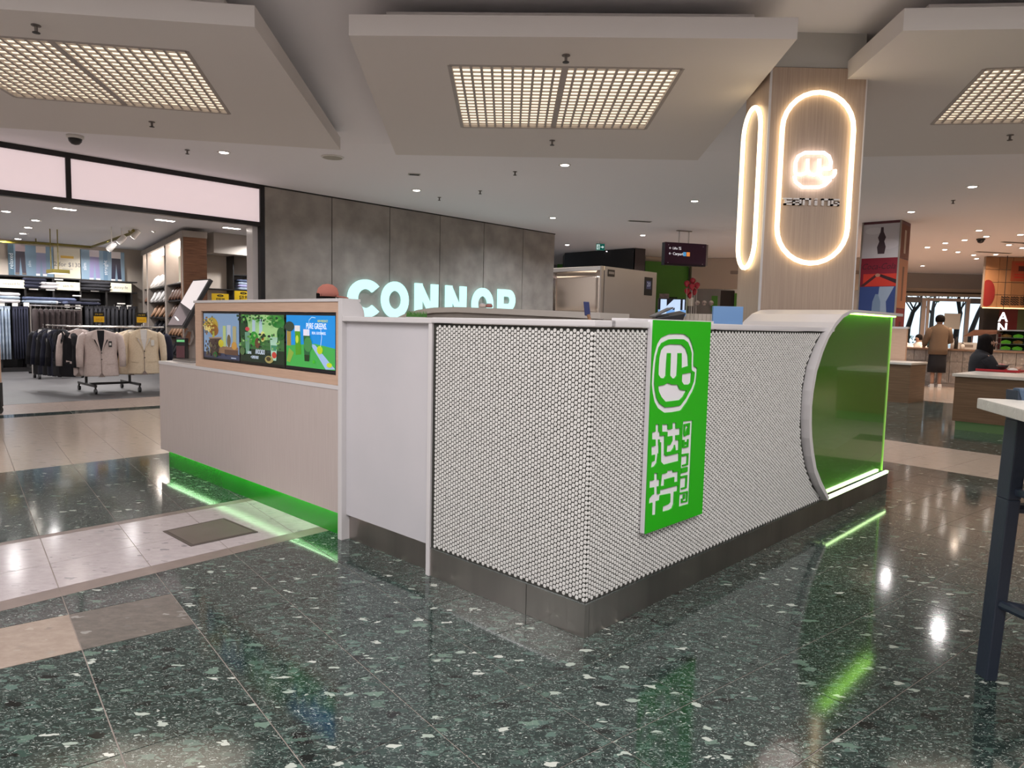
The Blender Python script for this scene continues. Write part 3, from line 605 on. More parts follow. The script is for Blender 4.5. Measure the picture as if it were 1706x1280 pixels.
s3 = [('bg', C(10, 12, 20)), ('r', .02, .06, .97, .96, C(20, 125, 200)), ('p', [(.02, .42), (.60, .48), (.97, .42), (.97, .06), (.02, .06)], C(60, 150, 70)), ('p', [(.50, .48), (.60, .46), (.97, .08), (.80, .06)], C(140, 165, 205)),
 ('r', .03, .42, .12, .68, C(140, 120, 60)), ('e', .09, .76, .10, .09, C(45, 60, 50)), ('p', [(.03, .14), (.10, .12), (.18, .30), (.08, .38)], C(120, 150, 60)),
 ('p', [(.20, .72), (.31, .72), (.33, .28), (.22, .26)], C(70, 135, 30)), ('r', .20, .68, .31, .78, C(200, 200, 200)), ('e', .25, .54, .03, .07, C(170, 190, 60)),
 ('p', [(.38, .62), (.51, .62), (.50, .18), (.40, .17)], C(35, 85, 50)), ('r', .38, .61, .50, .72, C(205, 200, 215)), ('e', .47, .46, .08, .13, C(60, 120, 65)), ('p', [(.40, .28), (.50, .28), (.49, .17), (.41, .17)], C(25, 50, 25)),
 ('e', .70, .38, .055, .07, C(160, 185, 30)), ('e', .585, .17, .025, .03, C(60, 160, 40)), ('l', [(.47, .62), (.50, .88), (.55, .93), (.62, .92)], .012, C(150, 200, 220)), ('l', [(.72, .44), (.74, .60), (.72, .74)], .012, C(190, 215, 235)), ('e', .88, .14, .05, .04, C(170, 190, 40)),
 ('t', 'NEW PRODUCT', .76, .865, .055, {'xs': .8, 'bold': .003}, C(190, 200, 60)), ('t', 'PURE GREENS.', .64, .775, .14, {'xs': .74, 'bold': .004}, C(225, 235, 250)), ('t', 'REAL GOODNESS.', .69, .66, .065, {'xs': .85, 'bold': .004}, C(205, 225, 245))]
s1, s2, s3 = [[q for q in L if q[0] != 't']+[q for q in L if q[0] == 't'] for L in (s1, s2, s3)]
for (b1, b0), sh, lab in zip(scr, (s1, s2, s3), ('menu screen showing a flower bunch and drinks on a blue wall', 'menu screen with green leaves, avocado and drinks', 'menu screen with blue and green picture reading PURE GREENS')):
    o = art('menu_screen', b1-b0-.004, .376, sh, mc, SCREEN, loc=(.012, b1, 1.023), rotz=-pi/2, thick=.03)
    o['label'] = lab
# white end panel with a rounded back corner
m = MB(); pr = [(-.012, 0), (.15, 0), (.15, 1.40)]
pr = [(-.012, 0), (.30, 0), (.30, 1.36)]
for k in range(7): an = k/6*pi/2; pr.append((.05+.10*cos(an), 1.38+.10*sin(an)))
pr = [(-.012, 0), (.15, 0)]+[(.05+.10*cos(k/6*pi/2), 1.39+.10*sin(k/6*pi/2)) for k in range(7)]+[(-.012, 1.49)]
# partition run: white panel, posts, rail
pt = kthing('partition_counter', 'white partition panel with steel kickboard between low counter and mosaic', 'counter', 0, 0)
m.prism([(a, 1.885, z) for a, z in pr], (0, .042, 0)).build('end_panel', white, pt, .003)
B('front_panel', (.022, 1.075, .158, .10, 1.885, 1.352), whitepanel, pt)
B('kickboard', (.045, 1.075, 0, .07, 1.885, .158), steel, pt)
B('post', (-.008, 1.045, 0, .11, 1.075, 1.352), white, pt, .002)
B('rail', (-.012, 1.045, 1.352, .14, 1.885, 1.382), white, pt, .006)
# mosaic counter
def curve_a(z):               # left outline of the arch end as a function of height
    P_ = [(.184, 2.70), (.31, 2.526), (.458, 2.384), (.616, 2.302), (.788, 2.262), (.965, 2.264), (1.118, 2.312), (1.239, 2.41), (1.381, 2.585)]
    for (z0, a0), (z1, a1) in zip(P_[:-1], P_[1:]):
        if z <= z1: return a0+(a1-a0)*(z-z0)/(z1-z0)
    return 2.585
ms = kthing('mosaic_counter', 'L-shaped kiosk counter faced with white penny-round mosaic over a steel kickboard', 'counter', 0, 0)
B('core', (.004, .004, .150, .13, 1.045, 1.352), grout, ms); MB().prism([(.13, .004, .150), (2.70, .004, .150)]+[(curve_a(z_)+.015, .004, z_) for z_ in (.184, .31, .458, .616, .788, .965, 1.118, 1.239, 1.352)]+[(.13, .004, 1.352)], (0, .126, 0)).build('core', grout, ms)
B('rail', (-.014, -.014, 1.355, .14, 1.045, 1.384), white, ms, .007); B('rail', (.1, -.014, 1.355, 2.75, .14, 1.384), white, ms, .007)
B('raised_ledge', (.26, .01, 1.384, 1.05, .10, 1.397), white, ms, .003)
for (b0, b1) in ((0.0, .345), (.347, 1.045)): B('kickboard', (0, b0, 0, .03, b1, .155), steel, ms, .001)
for (a0, a1) in ((0.031, 1.9), (1.902, 4.28)): B('kickboard', (a0, 0, 0, a1, .03, .155), steel, ms, .001)
B('kick_trim', (-.003, -.003, .151, .012, 1.045, .158), chrome, ms); B('kick_trim', (.012, -.003, .151, 2.8, .012, .158), chrome, ms)
def pennies(face, span):
    m = MB(); p = .0214; r = p*.44; col = p*sin(pi/3); n = int(span/col); NS = 10
    cs = [(cos(2*pi*k/NS), sin(2*pi*k/NS)) for k in range(NS)]
    V, Fq = m.v, m.f
    for i in range(n):
        s = .013+col*i
        j = 0; z = .170+(p/2 if i % 2 else 0)
        while z < 1.346:
            if face == 'L' or s < curve_a(z)-.005:
                if not (face == 'R' and .42 < s < .92 and .42 < z < 1.36):
                    b = len(V); jx = random.uniform(-.0006, .0006); jz = random.uniform(-.0006, .0006); pr_ = .0012-random.uniform(0, .0006)
                    for rr, dd in ((r, .0034), (r*.97, .0024), (r*.86, pr_+.0004)):
                        for cx, cz in cs:
                            if face == 'L': V.append((dd, s+jx+rr*cx, z+jz+rr*cz))
                            else: V.append((s+jx+rr*cx, dd, z+jz+rr*cz))
                    for k in range(NS):
                        k2 = (k+1) % NS
                        Fq.append([b+k, b+k2, b+NS+k2, b+NS+k]); Fq.append([b+NS+k, b+NS+k2, b+2*NS+k2, b+2*NS+k])
                    Fq.append([b+2*NS+k for k in range(NS)])
                    m.m += [0]*(2*NS+1)
            z += p
    o = m.build('penny_tiles', penny, ms, kind='stuff'); return o
pennies('L', 1.028); pennies('R', 2.72)
# green sign board with cut-out emblem and characters
sb = kthing('kiosk_sign', 'bright green sign board with white fist emblem and Chinese characters on the mosaic', 'sign', 0, 0)
SBY = -.034
def sp(pts, ox, oy, sc): return [tuple(PB(ox+x/sc, oy+y/sc, SBY)[i] for i in (0, 2)) for x, y in pts]
B('backing', (.402, -.0275, .392, .938, -.003, 1.392), signwhite, sb)
def sq(x0, y0, x1, y1): return [(x0, y0), (x1, y0), (x1, y1), (x0, y1)]
e5 = (1060, 540, 7.108); e6 = (1050, 690, 6.4)
cut2d = []
ringp = sp([(390,150),(480,146),(570,150),(625,190),(655,260),(675,340),(672,430),(672,525),(712,545),(706,620),(698,690),(665,780),(630,840),(600,900),(530,995),(440,1012),(340,1020),(270,970),(232,900),(213,800),(203,710),(208,600),(218,470),(232,370),(262,260),(300,195)], *e5)
cut2d += stroke(ringp, .026, True)
cut2d.append(sp([(290,640),(265,600),(268,500),(275,400),(295,310),(335,258),(400,238),(540,243),(590,290),(618,370),(624,497),(590,506),(540,524),(540,345),(500,345),(497,450),(488,610),(460,645),(430,645),(403,610),(412,345),(375,345),(366,450),(358,610),(335,645)], *e5))
cut2d.append(sp([(545,592),(660,572),(652,690),(628,718),(565,718),(542,680)], *e5))
cut2d.append(sp([(262,735),(330,722),(375,698),(430,718),(495,718),(520,775),(600,790),(560,860),(520,902),(440,912),(350,922),(300,865),(270,800)], *e5))
# 挞: hand radical, then dot, da, walk radical
for q in (
  sq(272,110,308,400), sq(235,190,322,272), [(228,345),(312,338),(312,420),(228,445)], [(270,400),(306,390),(290,520),(262,560),(222,575),(230,510),(262,500)],
  sq(342,110,405,190), sq(452,92,490,330), [(400,165),(535,150),(535,222),(398,242)], [(448,290),(486,300),(470,360),(440,400),(390,408),(396,330),(430,330)], [(470,280),(522,275),(522,385),(486,390),(480,330)],
  [(318,235),(372,228),(370,430),(385,448),(522,415),(522,500),(360,542),(330,510),(330,300),(316,305)],
  # 柠: wood radical, roof, ding
  sq(256,630,294,900), [(208,712),(318,696),(316,770),(206,792)], [(238,860),(326,850),(318,920),(200,958),(204,905)], [(240,900),(284,890),(276,1075),(234,1082)],
  [(340,640),(395,628),(395,605),(460,596),(460,620),(515,612),(512,722),(470,730),(472,672),(372,700),(370,765),(326,772)],
  [(320,810),(512,760),(508,822),(474,832),(468,960),(450,1005),(420,1025),(345,1045),(350,985),(410,962),(428,940),(430,848),(318,870)],
 ): cut2d.append(sp(q, *e6))
# vertical latin name: one white strip whose letters stay green
cut2d.append(sp([(565,78),(668,66),(628,960),(520,990)], *e6))
board = MB().prism([(.402, -.034, .392), (.938, -.034, .392), (.938, -.034, 1.392), (.402, -.034, 1.392)], (0, .0063, 0)).build('sign_face', signgreen, sb)
cm = MB()
for q in cut2d:
    a = sum(q[i][0]*q[(i+1) % len(q)][1]-q[(i+1) % len(q)][0]*q[i][1] for i in range(len(q)))
    cm.prism([(x, -.05, z) for x, z in q], (0, .04, 0))
cutter = cm.build('cutter', signwhite); cutter.parent = sb
md = board.modifiers.new('b', 'BOOLEAN'); md.operation = 'DIFFERENCE'; md.solver = 'EXACT'; md.object = cutter; md.use_self = True
evaluated(board); bpy.data.objects.remove(cutter)
m = MB()                      # green letter islands of T A N I N G reading downwards
def isl(*q):
    for p_ in q: m.prism([(x, -.034, z) for x, z in sp(p_, *e6)], (0, .006, 0))
isl([(578,110),(640,95),(634,220),(618,222),(620,125),(590,130),(586,215),(574,216)], [(574,216),(586,215),(600,190),(612,150),(606,230),(580,240)],
    [(566,278),(582,276),(580,345),(612,338),(616,270),(626,268),(622,352),(562,362)], [(590,300),(610,296),(608,325),(588,328)],
    [(558,430),(625,418),(618,545),(562,560),(560,545),(606,530),(612,440),(556,452)],
    [(548,580),(616,565),(612,615),(546,632)],
    [(546,665),(612,650),(604,790),(550,805),(548,792),(592,778),(598,672),(544,688)],
    [(536,840),(618,822),(612,935),(548,948),(550,905),(562,903),(562,932),(600,925),(606,842),(534,858)], [(570,860),(590,856),(586,905),(568,908)])
m.build('sign_letters', signgreen, board)
# arch end with the glossy green panel
ae = kthing('arch_end_unit', 'rounded white kiosk end with glossy green panel edged in lime light', 'counter', 0, 0)
outer = [(2.735, .158), (2.71, .179), (2.558, .295), (2.45, .398), (2.375, .52), (2.322, .65), (2.300, .775), (2.295, .87), (2.304, .965), (2.345, 1.105), (2.435, 1.235), (2.54, 1.333), (2.67, 1.42), (2.80, 1.478), (2.95, 1.51), (3.10, 1.518)]
inner = [(2.762, .182), (2.735, .20), (2.589, .32), (2.478, .43), (2.414, .546), (2.366, .66), (2.345, .75), (2.333, .86), (2.345, .96), (2.385, 1.09), (2.47, 1.215), (2.56, 1.31), (2.69, 1.395), (2.82, 1.455), (2.96, 1.487), (3.10, 1.495)]
m = MB()
for (o0, o1, i0, i1) in zip(outer[:-1], outer[1:], inner[:-1], inner[1:]):
    m.hexa([(o0[0], -.045, o0[1]), (o1[0], -.045, o1[1]), (i1[0], -.045, i1[1]), (i0[0], -.045, i0[1])], [(o0[0], .62, o0[1]), (o1[0], .62, o1[1]), (i1[0], .62, i1[1]), (i0[0], .62, i0[1])])
m.build('arch_band', white, ae)
B('top_slab', (3.10, -.045, 1.495, 4.24, .62, 1.518), white, ae, .002)
pan = [(a+.004, z) for a, z in inner]+[(4.13, 1.493), (4.13, .176)]
MB().prism([(a, .012, z) for a, z in pan], (0, .02, 0)).build('green_panel', acryl, ae)
MB().prism([(a-.02 if a > 3 else a, .05, z) for a, z in pan], (0, .5, 0)).build('body', whitepanel, ae)
B('panel_edge', (4.128, .004, .178, 4.136, .03, 1.493), mat('edge_glow_acrylic', (.35, .7, .1), emit=.16, ecol=(.6, 1, .3)), ae)
B('top_light', (2.98, -.022, 1.486, 4.125, -.006, 1.4945), limeled, ae)
MB().prism([(2.765, -.040, .155), (4.145, -.040, .155), (4.145, -.040, .164), (2.765, -.040, .164)], (0, .030, 0)).build('sill', steel, ae)
B('bottom_light', (2.76, -.038, .164, 4.15, -.016, .182), mat('sill_led', (.9, 1, .8), emit=7, ecol=(.62, 1, .40)), ae)
m = MB()
for (i0, i1) in zip(inner[:-1], inner[1:]):
    m.hexa([(i0[0]+.002, -.010, i0[1]-.0), (i1[0]+.002, -.010, i1[1]), (i1[0]+.008, -.010, i1[1]-.001), (i0[0]+.008, -.010, i0[1])], [(i0[0]+.002, .0, i0[1]), (i1[0]+.002, .0, i1[1]), (i1[0]+.008, .0, i1[1]-.001), (i0[0]+.008, .0, i0[1])])
m.build('edge_light', mat('soft_lime_led', (.6, 1, .15), emit=3.5, ecol=(.5, 1, .15)), ae)
# inner worktops of the kiosk
ib = kthing('work_counter', 'inner worktop behind the mosaic wall, mostly hidden', 'counter', 0, 0)
B('cabinet', (.16, .16, 0, 2.2, .72, .86), whitepanel, ib); B('top', (.16, .16, .86, 2.2, .74, .90), steel, ib)
bk = kthing('rear_counter', 'rear kiosk counter with white curved screen on top', 'counter', 0, 0)
B('cabinet', (3.3, 2.75, 0, 4.2, 4.6, 1.0), whitepanel, bk); B('top', (3.28, 2.73, 1.0, 4.22, 4.62, 1.03), white, bk)
# long white curved hood seen above the rail
hood = kthing('curved_hood', 'long pale hood with curved left end standing behind the rail', 'hood', 0, 0)
def hoodpath(a): return [PA(653, 533, a), PA(672, 524, a), PA(695, 516.5, a), PA(722, 512.5, a), PA(760, 511.5, a), PA(830, 514, a), PA(930, 518, a), PA(1000, 521, a)]
hp = hoodpath(2.1)
m = MB(); q = [(2.1, p.y, p.z) for p in hp]
for p0, p1 in zip(q[:-1], q[1:]):
    m.hexa([(2.1, p0[1], p0[2]), (2.1, p1[1], p1[2]), (2.1, p1[1], p1[2]-.05), (2.1, p0[1], p0[2]-.05)], [(2.5, p0[1], p0[2]), (2.5, p1[1], p1[2]), (2.5, p1[1], p1[2]-.05), (2.5, p0[1], p0[2]-.05)])
m.build('hood_band', mat('hood_white', (.58, .54, .50), .35, vary=(2, (.62, .58, .54))), hood)
ylo, yhi = q[-1][1], q[1][1]
MB().prism([(2.14, p[1], p[2]-.045) for p in q]+[(2.14, q[-1][1], 1.14), (2.14, q[0][1], 1.14)], (.012, 0, 0)).build('glass_front', mat('grey_glass', (.36, .33, .30), .15, vary=(2, (.40, .37, .34))), hood)
for k in range(6): B('mullion', (2.13, ylo+.25+k*.28, 1.14, 2.16, ylo+.262+k*.28, 1.37), colpaint, hood)
B('cabinet', (2.16, ylo+.02, 0, 2.48, yhi-.02, 1.14), whitepanel, hood)
# fridge
fr = kthing('upright_fridge', 'large upright steel fridge with brushed door and grey side behind the counter', 'fridge', 2.70, 1.96)
fz = 1.885
B('cabinet', (.02, 0, .12, .86, .56, fz), fridgeside, fr, .004)
m = MB(); NU, NV = 10, 26
for i in range(NU+1):
    for j in range(NV+1):
        u, v_ = i/NU, j/NV; m.v.append((-.030-.010*(1-(2*u-1)**2)*(.6+.4*sin(v_*9))-.004*sin(v_*14), .01+.545*u, .14+(fz-.18)*v_))
for i in range(NU):
    for j in range(NV): m.f.append([i*(NV+1)+j, (i+1)*(NV+1)+j, (i+1)*(NV+1)+j+1, i*(NV+1)+j+1]); m.m.append(0)
dr = m.build('door', inox, fr, smooth=True); md = dr.modifiers.new('s', 'SOLIDIFY'); md.thickness = .03; md.offset = -1; evaluated(dr); B('header', (-.03, 0, fz-.038, .018, .56, fz), chrome, fr, .003)
B('door_edge', (-.035, -.002, .14, .0, .012, fz), mat('fridge_edge', (.40, .36, .33), .4, .5), fr)
art('control_panel', .13, .17, [('bg', C(15, 16, 22)), ('r', .2, .35, .8, .8, C(70, 75, 110)), ('t', '20', .5, .6, .35, {}, C(190, 200, 230))], fr, PRINT, loc=(.65, -.006, 1.66), thick=.006)
art('badge', .10, .06, [('bg', C(45, 38, 34)), ('t', '■■■■■', .5, .5, .5, {'xs': .6}, C(150, 140, 130))], fr, PRINT, loc=(.06, -.005, 1.80), thick=.005)
for (x, y) in ((.05, .05), (.05, .5), (.8, .05), (.8, .5)): MB().lathe([(.025, 0), (.025, .12)], (x, y, 0), 10).build('leg', black, fr)
# terminal
tm = thing('order_terminal', 'self-service order terminal with tilted white touch screen on the low counter', 'terminal', (0, 0, 0))
TL, TR, BR, BL = PY(322, 466.5, 6.62), PY(350, 464.5, 6.40), PY(303, 554, 6.20), PY(277, 544, 6.42)
BR = TR+(BL-TL)*1.0
nrm = (TR-TL).cross(BL-TL).normalized()
if nrm.y < 0: nrm = -nrm
th = nrm*.035
MB().hexa([BL, BR, TR, TL], [BL+th, BR+th, TR+th, TL+th]).build('screen_housing', blackpl, tm, .004)
e = -nrm*.003
def bi(s, t): return (TL*(1-s)+TR*s)*(1-t)+(BL*(1-s)+BR*s)*t
MB().prism([bi(.06, .03)+e, bi(.94, .03)+e, bi(.94, .66)+e, bi(.06, .50)+e], nrm*.002).build('touch_screen', mat('touch_screen_white', (.75, .72, .74), .2, emit=.35, ecol=(.9, .85, .88)), tm)
MB().prism([bi(.06, .50)+e, bi(.94, .66)+e, bi(.94, .97)+e, bi(.06, .97)+e], nrm*.002).build('dark_screen', mat('touch_screen_dark', (.10, .10, .11), .1, coat=1), tm)
MB().prism([bi(.2, .80)+e*2, bi(.3, .80)+e*2, bi(.62, .88)+e*2, bi(.52, .88)+e*2], nrm*.002).build('icon_bar', mat('icon_light', (1, 1, 1), emit=.9), tm)
tb = K(.30, 4.62, .957)
B('base_plate', (-.20, -.2, 0, .22, .2, .018), mat('terminal_metal', (.33, .31, .30), .35, .6), None, .006).parent = tm
o = [c for c in tm.children if c.name.startswith('base_plate')][0]; o.location = tb; o.rotation_euler = (0, 0, RZ)
m = MB(); s0 = tb+Vector((0, 0, .015)); top = (TR*.5+BR*.5)+nrm*.05
m.prism([PY(312, 598, 6.52), PY(330, 600, 6.50), PY(332, 530, 6.5), PY(322, 524, 6.53), PY(310, 545, 6.56), PY(318, 554, 6.55), PY(316, 570, 6.54)], Vector((.06, .08, 0))).build('stand', mat('terminal_stand', (.30, .25, .23), .4, vary=(3, (.34, .29, .26))), tm, .003)
MB().tube([PY(311, 572, 6.5), PY(307, 562, 6.5), PY(312, 551, 6.5), PY(320, 552, 6.5), PY(322, 562, 6.5), PY(316, 574, 6.5), PY(311, 572, 6.5)], .012, 8).build('cable_ring', mat('terminal_stand', (.30, .25, .23)), tm)
cr = thing('card_reader', 'small dark card reader with green light behind the tilted terminal', 'card reader', PY(305, 598, 6.45))
B('housing', (-.05, -.03, .0, .035, .04, .19), blackpl, cr, .008); B('green_lamp', (-.04, -.033, .155, .03, -.028, .175), mat('green_lamp', (.15, .5, .2), emit=.4), cr)
B('lower_face', (-.045, -.034, .01, .03, -.029, .12), mat('reader_red', (.12, .05, .06), .3), cr)
# plants strip, pink cups, blue board, printer, monitor, scraper
gp = thing('grass_box', 'small artificial grass box in front of the second lit letter N', 'plant', K(1.2, 2.6, 1.40))
px0, px1 = PY(676, 529, 5.6), PY(709, 529, 5.6)
gp.location = (px0.x, 5.6, px0.z+.005)
wdt = px1.x-px0.x
B('trough', (0, 0, -.06, wdt, .08, 0), white, gp)
MB().tube([(wdt/2, .04, -.06), (wdt/2, .04, -1.27)], .02).build('stand', white, gp)
m = MB(); gm = mat('artificial_grass', (.05, .20, .03), .6, vary=(40, (.10, .30, .05)))
for i in range(150):
    x = random.uniform(0, wdt); y = random.uniform(0, .08); h = random.uniform(.035, .055); dx = random.uniform(-.008, .008)
    m.add([(x-.003, y, 0), (x+.003, y, 0), (x+dx, y+.003, h)], [(0, 1, 2)])
m.build('grass', gm, gp, kind='stuff')
for i, (x, cc, rr, lab) in enumerate(((804, (.65, .55, .5), .03, 'pale lidded tub on the curved hood, before the lit letters'), (815, (.42, .16, .14), .028, 'dark red jar on the curved hood, beside a pale tub'))):
    p = PY(x, 512.5, 5.9)
    t = thing('jar', lab, 'jar', p)
    MB().lathe([(rr*.8, 0), (rr, .006), (rr, .018), (rr*.7, .028)], n=14).build('body', mat('jar_%d' % i, cc, .5, vary=(20, tuple(c*1.1 for c in cc))), t, smooth=True)
    MB().lathe([(rr*.75, .026), (rr*.75, .034)], n=14).build('lid', whitepanel, t)
sc_ = thing('scraper', 'blue-headed scraper with tan handle standing behind the rail', 'scraper', (0, 0, 0))
p = PY(981, 530, 4.3)
MB().tube([PY(984, 540, 4.3), PY(980, 524, 4.3)], .010, 8).build('handle', mat('tan_handle', (.30, .16, .08), .5), sc_)
MB().hexa([PY(974.5, 526, 4.3), PY(984, 527, 4.3), PY(983, 527, 4.36), PY(974, 526, 4.36)], [PY(972, 502.5, 4.3), PY(981.5, 503, 4.3), PY(981, 503, 4.36), PY(972, 502.5, 4.36)]).build('head', mat('navy_plastic', (.02, .03, .12), .4), sc_, .004)
bb = thing('blue_board', 'plain light blue board standing left of the wood column', 'board', PY(1187, 545, 4.9))
bw = PY(1237, 545, 4.9).x-bb.location.x; b0z = bb.location.z
B('board', (0, 0, 0, bw, .03, PY(1187, 510, 4.9).z-b0z), mat('blue_plastic', (.16, .32, .62), .4, vary=(2, (.19, .36, .66))), bb, .003)
B('foot', (.05, -.03, -.5, bw-.05, .08, 0), whitepanel, bb)
pn = thing('receipt_printer', 'black wedge-shaped printer behind the top of the green sign', 'printer', PY(1095, 533, 5.2))
MB().hexa([(0, 0, 0), (.19, .0, 0), (.19, .2, 0), (0, .2, 0)], [(0, 0, .015), (.21, 0, .055), (.21, .2, .075), (.0, .2, .03)]).build('body', blackpl, pn, .005)
MB().hexa([(-.02, -.02, .02), (.11, -.02, .085), (.11, .2, .085), (-.02, .2, .02)], [(-.02, -.02, .03), (.11, -.02, .095), (.11, .2, .095), (-.02, .2, .03)]).build('lid', mat('printer_grey', (.10, .10, .11), .3), pn)
B('shelf', (-.05, 0, -.10, .3, .3, -.002), colpaint, pn)
mn = thing('ad_monitor', 'dark monitor showing large pale blue letters beside the fridge', 'monitor', PY(1096, 526, 6.2))
mw = PY(1142, 526, 6.2).x-mn.location.x; mh = PY(1096, 497, 6.2).z-mn.location.z
art('screen', mw, mh, [('bg', C(14, 16, 24)), ('p', [(.08, .05), (.08, .95), (.30, .95), (.30, .55), (.55, .95), (.80, .95), (.80, .05), (.60, .05), (.60, .5), (.30, .05)], C(190, 215, 245)), ('r', .88, .2, .95, .95, C(190, 210, 240)), ('r', 0, 0, 1, .35, C(110, 160, 220)), ('p', [(.08, .02), (.08, .35), (.30, .35), (.30, .02)], C(200, 225, 250)), ('p', [(.60, .02), (.60, .35), (.80, .35), (.80, .02)], C(200, 225, 250))], mn, SCREEN, thick=.03)
B('stand', (mw/2-.03, .03, -.6, mw/2+.03, .07, mh*.5), blackpl, mn)
tk = thing('tiled_counter', 'cream tiled counter top piece behind the blue board', 'counter', PY(1128, 536, 6.4))
tw = PY(1190, 536, 6.4).x-tk.location.x
B('body', (0, 0, -1.0, tw, .3, .075), wallpaint, tk)
for k in range(9): B('tile', (k*tw/9+.002, -.006, .0, (k+1)*tw/9-.002, .0, .073), mat('cream_tile', (.60, .54, .46), .3, vary=(9, (.64, .58, .50))), tk)

# ------------------------------------------------------------------ column with light rings and neon fist
CX0, CX1, CY0, CY1 = 2.254, 3.092, 6.5, 7.135
cl = thing('clad_column', 'square column clad in pale wood with two oval light rings', 'column', (CX0, CY0, 0))
W_, D_ = CX1-CX0, CY1-CY0
B('core', (.006, .006, 0, W_-.006, D_-.006, 4.0), colpaint, cl)
B('front_cladding', (.004, -.012, 0, W_+.004, .0059, 3.69), colwood, cl); B('left_cladding', (-.012, .004, 0, .0059, D_, 3.69), colwood, cl)
B('right_cladding', (W_-.0059, .004, 0, W_+.012, D_, 3.69), colwood, cl)
B('corner_trim', (-.014, -.014, 0, .004, .004, 3.69), white, cl); B('corner_trim', (W_+.004, -.014, 0, W_+.016, .004, 3.69), white, cl)
B('top_joint', (-.004, -.006, 3.69, W_+.004, D_, 3.695), black, cl)
def ringpath(cx, cz, hw, hz, face):
    pts = []
    n = 14; r = hw
    for k in range(n+1): an = pi*k/n; pts.append((cx+r*cos(an), cz+hz-r+r*sin(an)))
    for k in range(n+1): an = pi+pi*k/n; pts.append((cx+r*cos(an), cz-hz+r+r*sin(an)))
    pts.append(pts[0])
    return [(x, -.04, z) if face == 'F' else (-.04, x, z) for x, z in pts]
o = MB().tube(ringpath(.425, 2.72, .318, .752, 'F'), .021, 8).build('light_ring', warmled, cl, smooth=True, label='large oval light ring on the front face')
o = MB().tube(ringpath(.345, 2.69, .243, .745, 'S'), .021, 8).build('light_ring', warmled, cl, smooth=True, label='narrow-looking oval light ring on the left face')
def cp(pts): return [(lambda v: (v.x-CX0, -.045, v.z))(PY(1280+x/8.533, 220+y/8.533, CY0-.045)) for x, y in pts]
neon = MB()
neon.tube(cp([(880,528),(892,430),(862,345),(790,295),(520,295),(425,345),(388,430),(382,560),(400,600),(460,606),(530,585),(556,540),(560,385)]), .015, 8)
neon.tube(cp([(560,540),(590,600),(650,610),(700,590),(722,540),(724,385)]), .015, 8)
neon.tube(cp([(880,522),(790,520),(735,545),(730,610),(765,655),(850,658),(920,635),(948,590),(948,535)]), .015, 8)
neon.tube(cp([(370,625),(390,710),(480,785),(720,785),(800,755),(880,680)]), .015, 8)
neon.build('fist_emblem', whiteled, cl, smooth=True, label='glowing white neon fist emblem')
m = MB(); lw = (2.926-2.41)/6.0; lh = .062; x0 = 2.41-CX0; z0 = 2.485
def gl(i, rects):
    for r_ in rects: m.prism([(x0+lw*i+lw*.88*x, -.034, z0+lh*z) for x, z in r_], (0, .022, 0))
def R4(a, b, c, d): return [(a, b), (c, b), (c, d), (a, d)]
gl(0, [R4(-.1, .78, 1, 1), R4(.1, 0, .36, .8), R4(.1, 0, 1, .22), [(.36, .30), (.36, .55), (1, .62), (1, .42)]])
gl(1, [R4(0, .78, 1, 1), R4(.74, 0, 1, 1), R4(0, 0, 1, .22), R4(0, 0, .26, .62), R4(0, .44, .8, .62)])
gl(2, [R4(0, 0, .26, 1), R4(.74, 0, 1, 1), R4(0, .76, 1, 1)]); gl(3, [R4(.3, 0, .62, .7), R4(.3, .8, .62, 1)])
gl(4, [R4(0, 0, .26, 1), R4(.74, 0, 1, 1), R4(0, .76, 1, 1)]); gl(5, [R4(0, .78, 1, 1), R4(0, 0, .26, 1), R4(0, 0, 1, .22), R4(.74, 0, 1, .6), R4(.45, .42, 1, .6)])
m.build('name_letters', mat('silver_letters', (.55, .52, .50), .35, .3), cl, label='small silver block letters under the emblem')
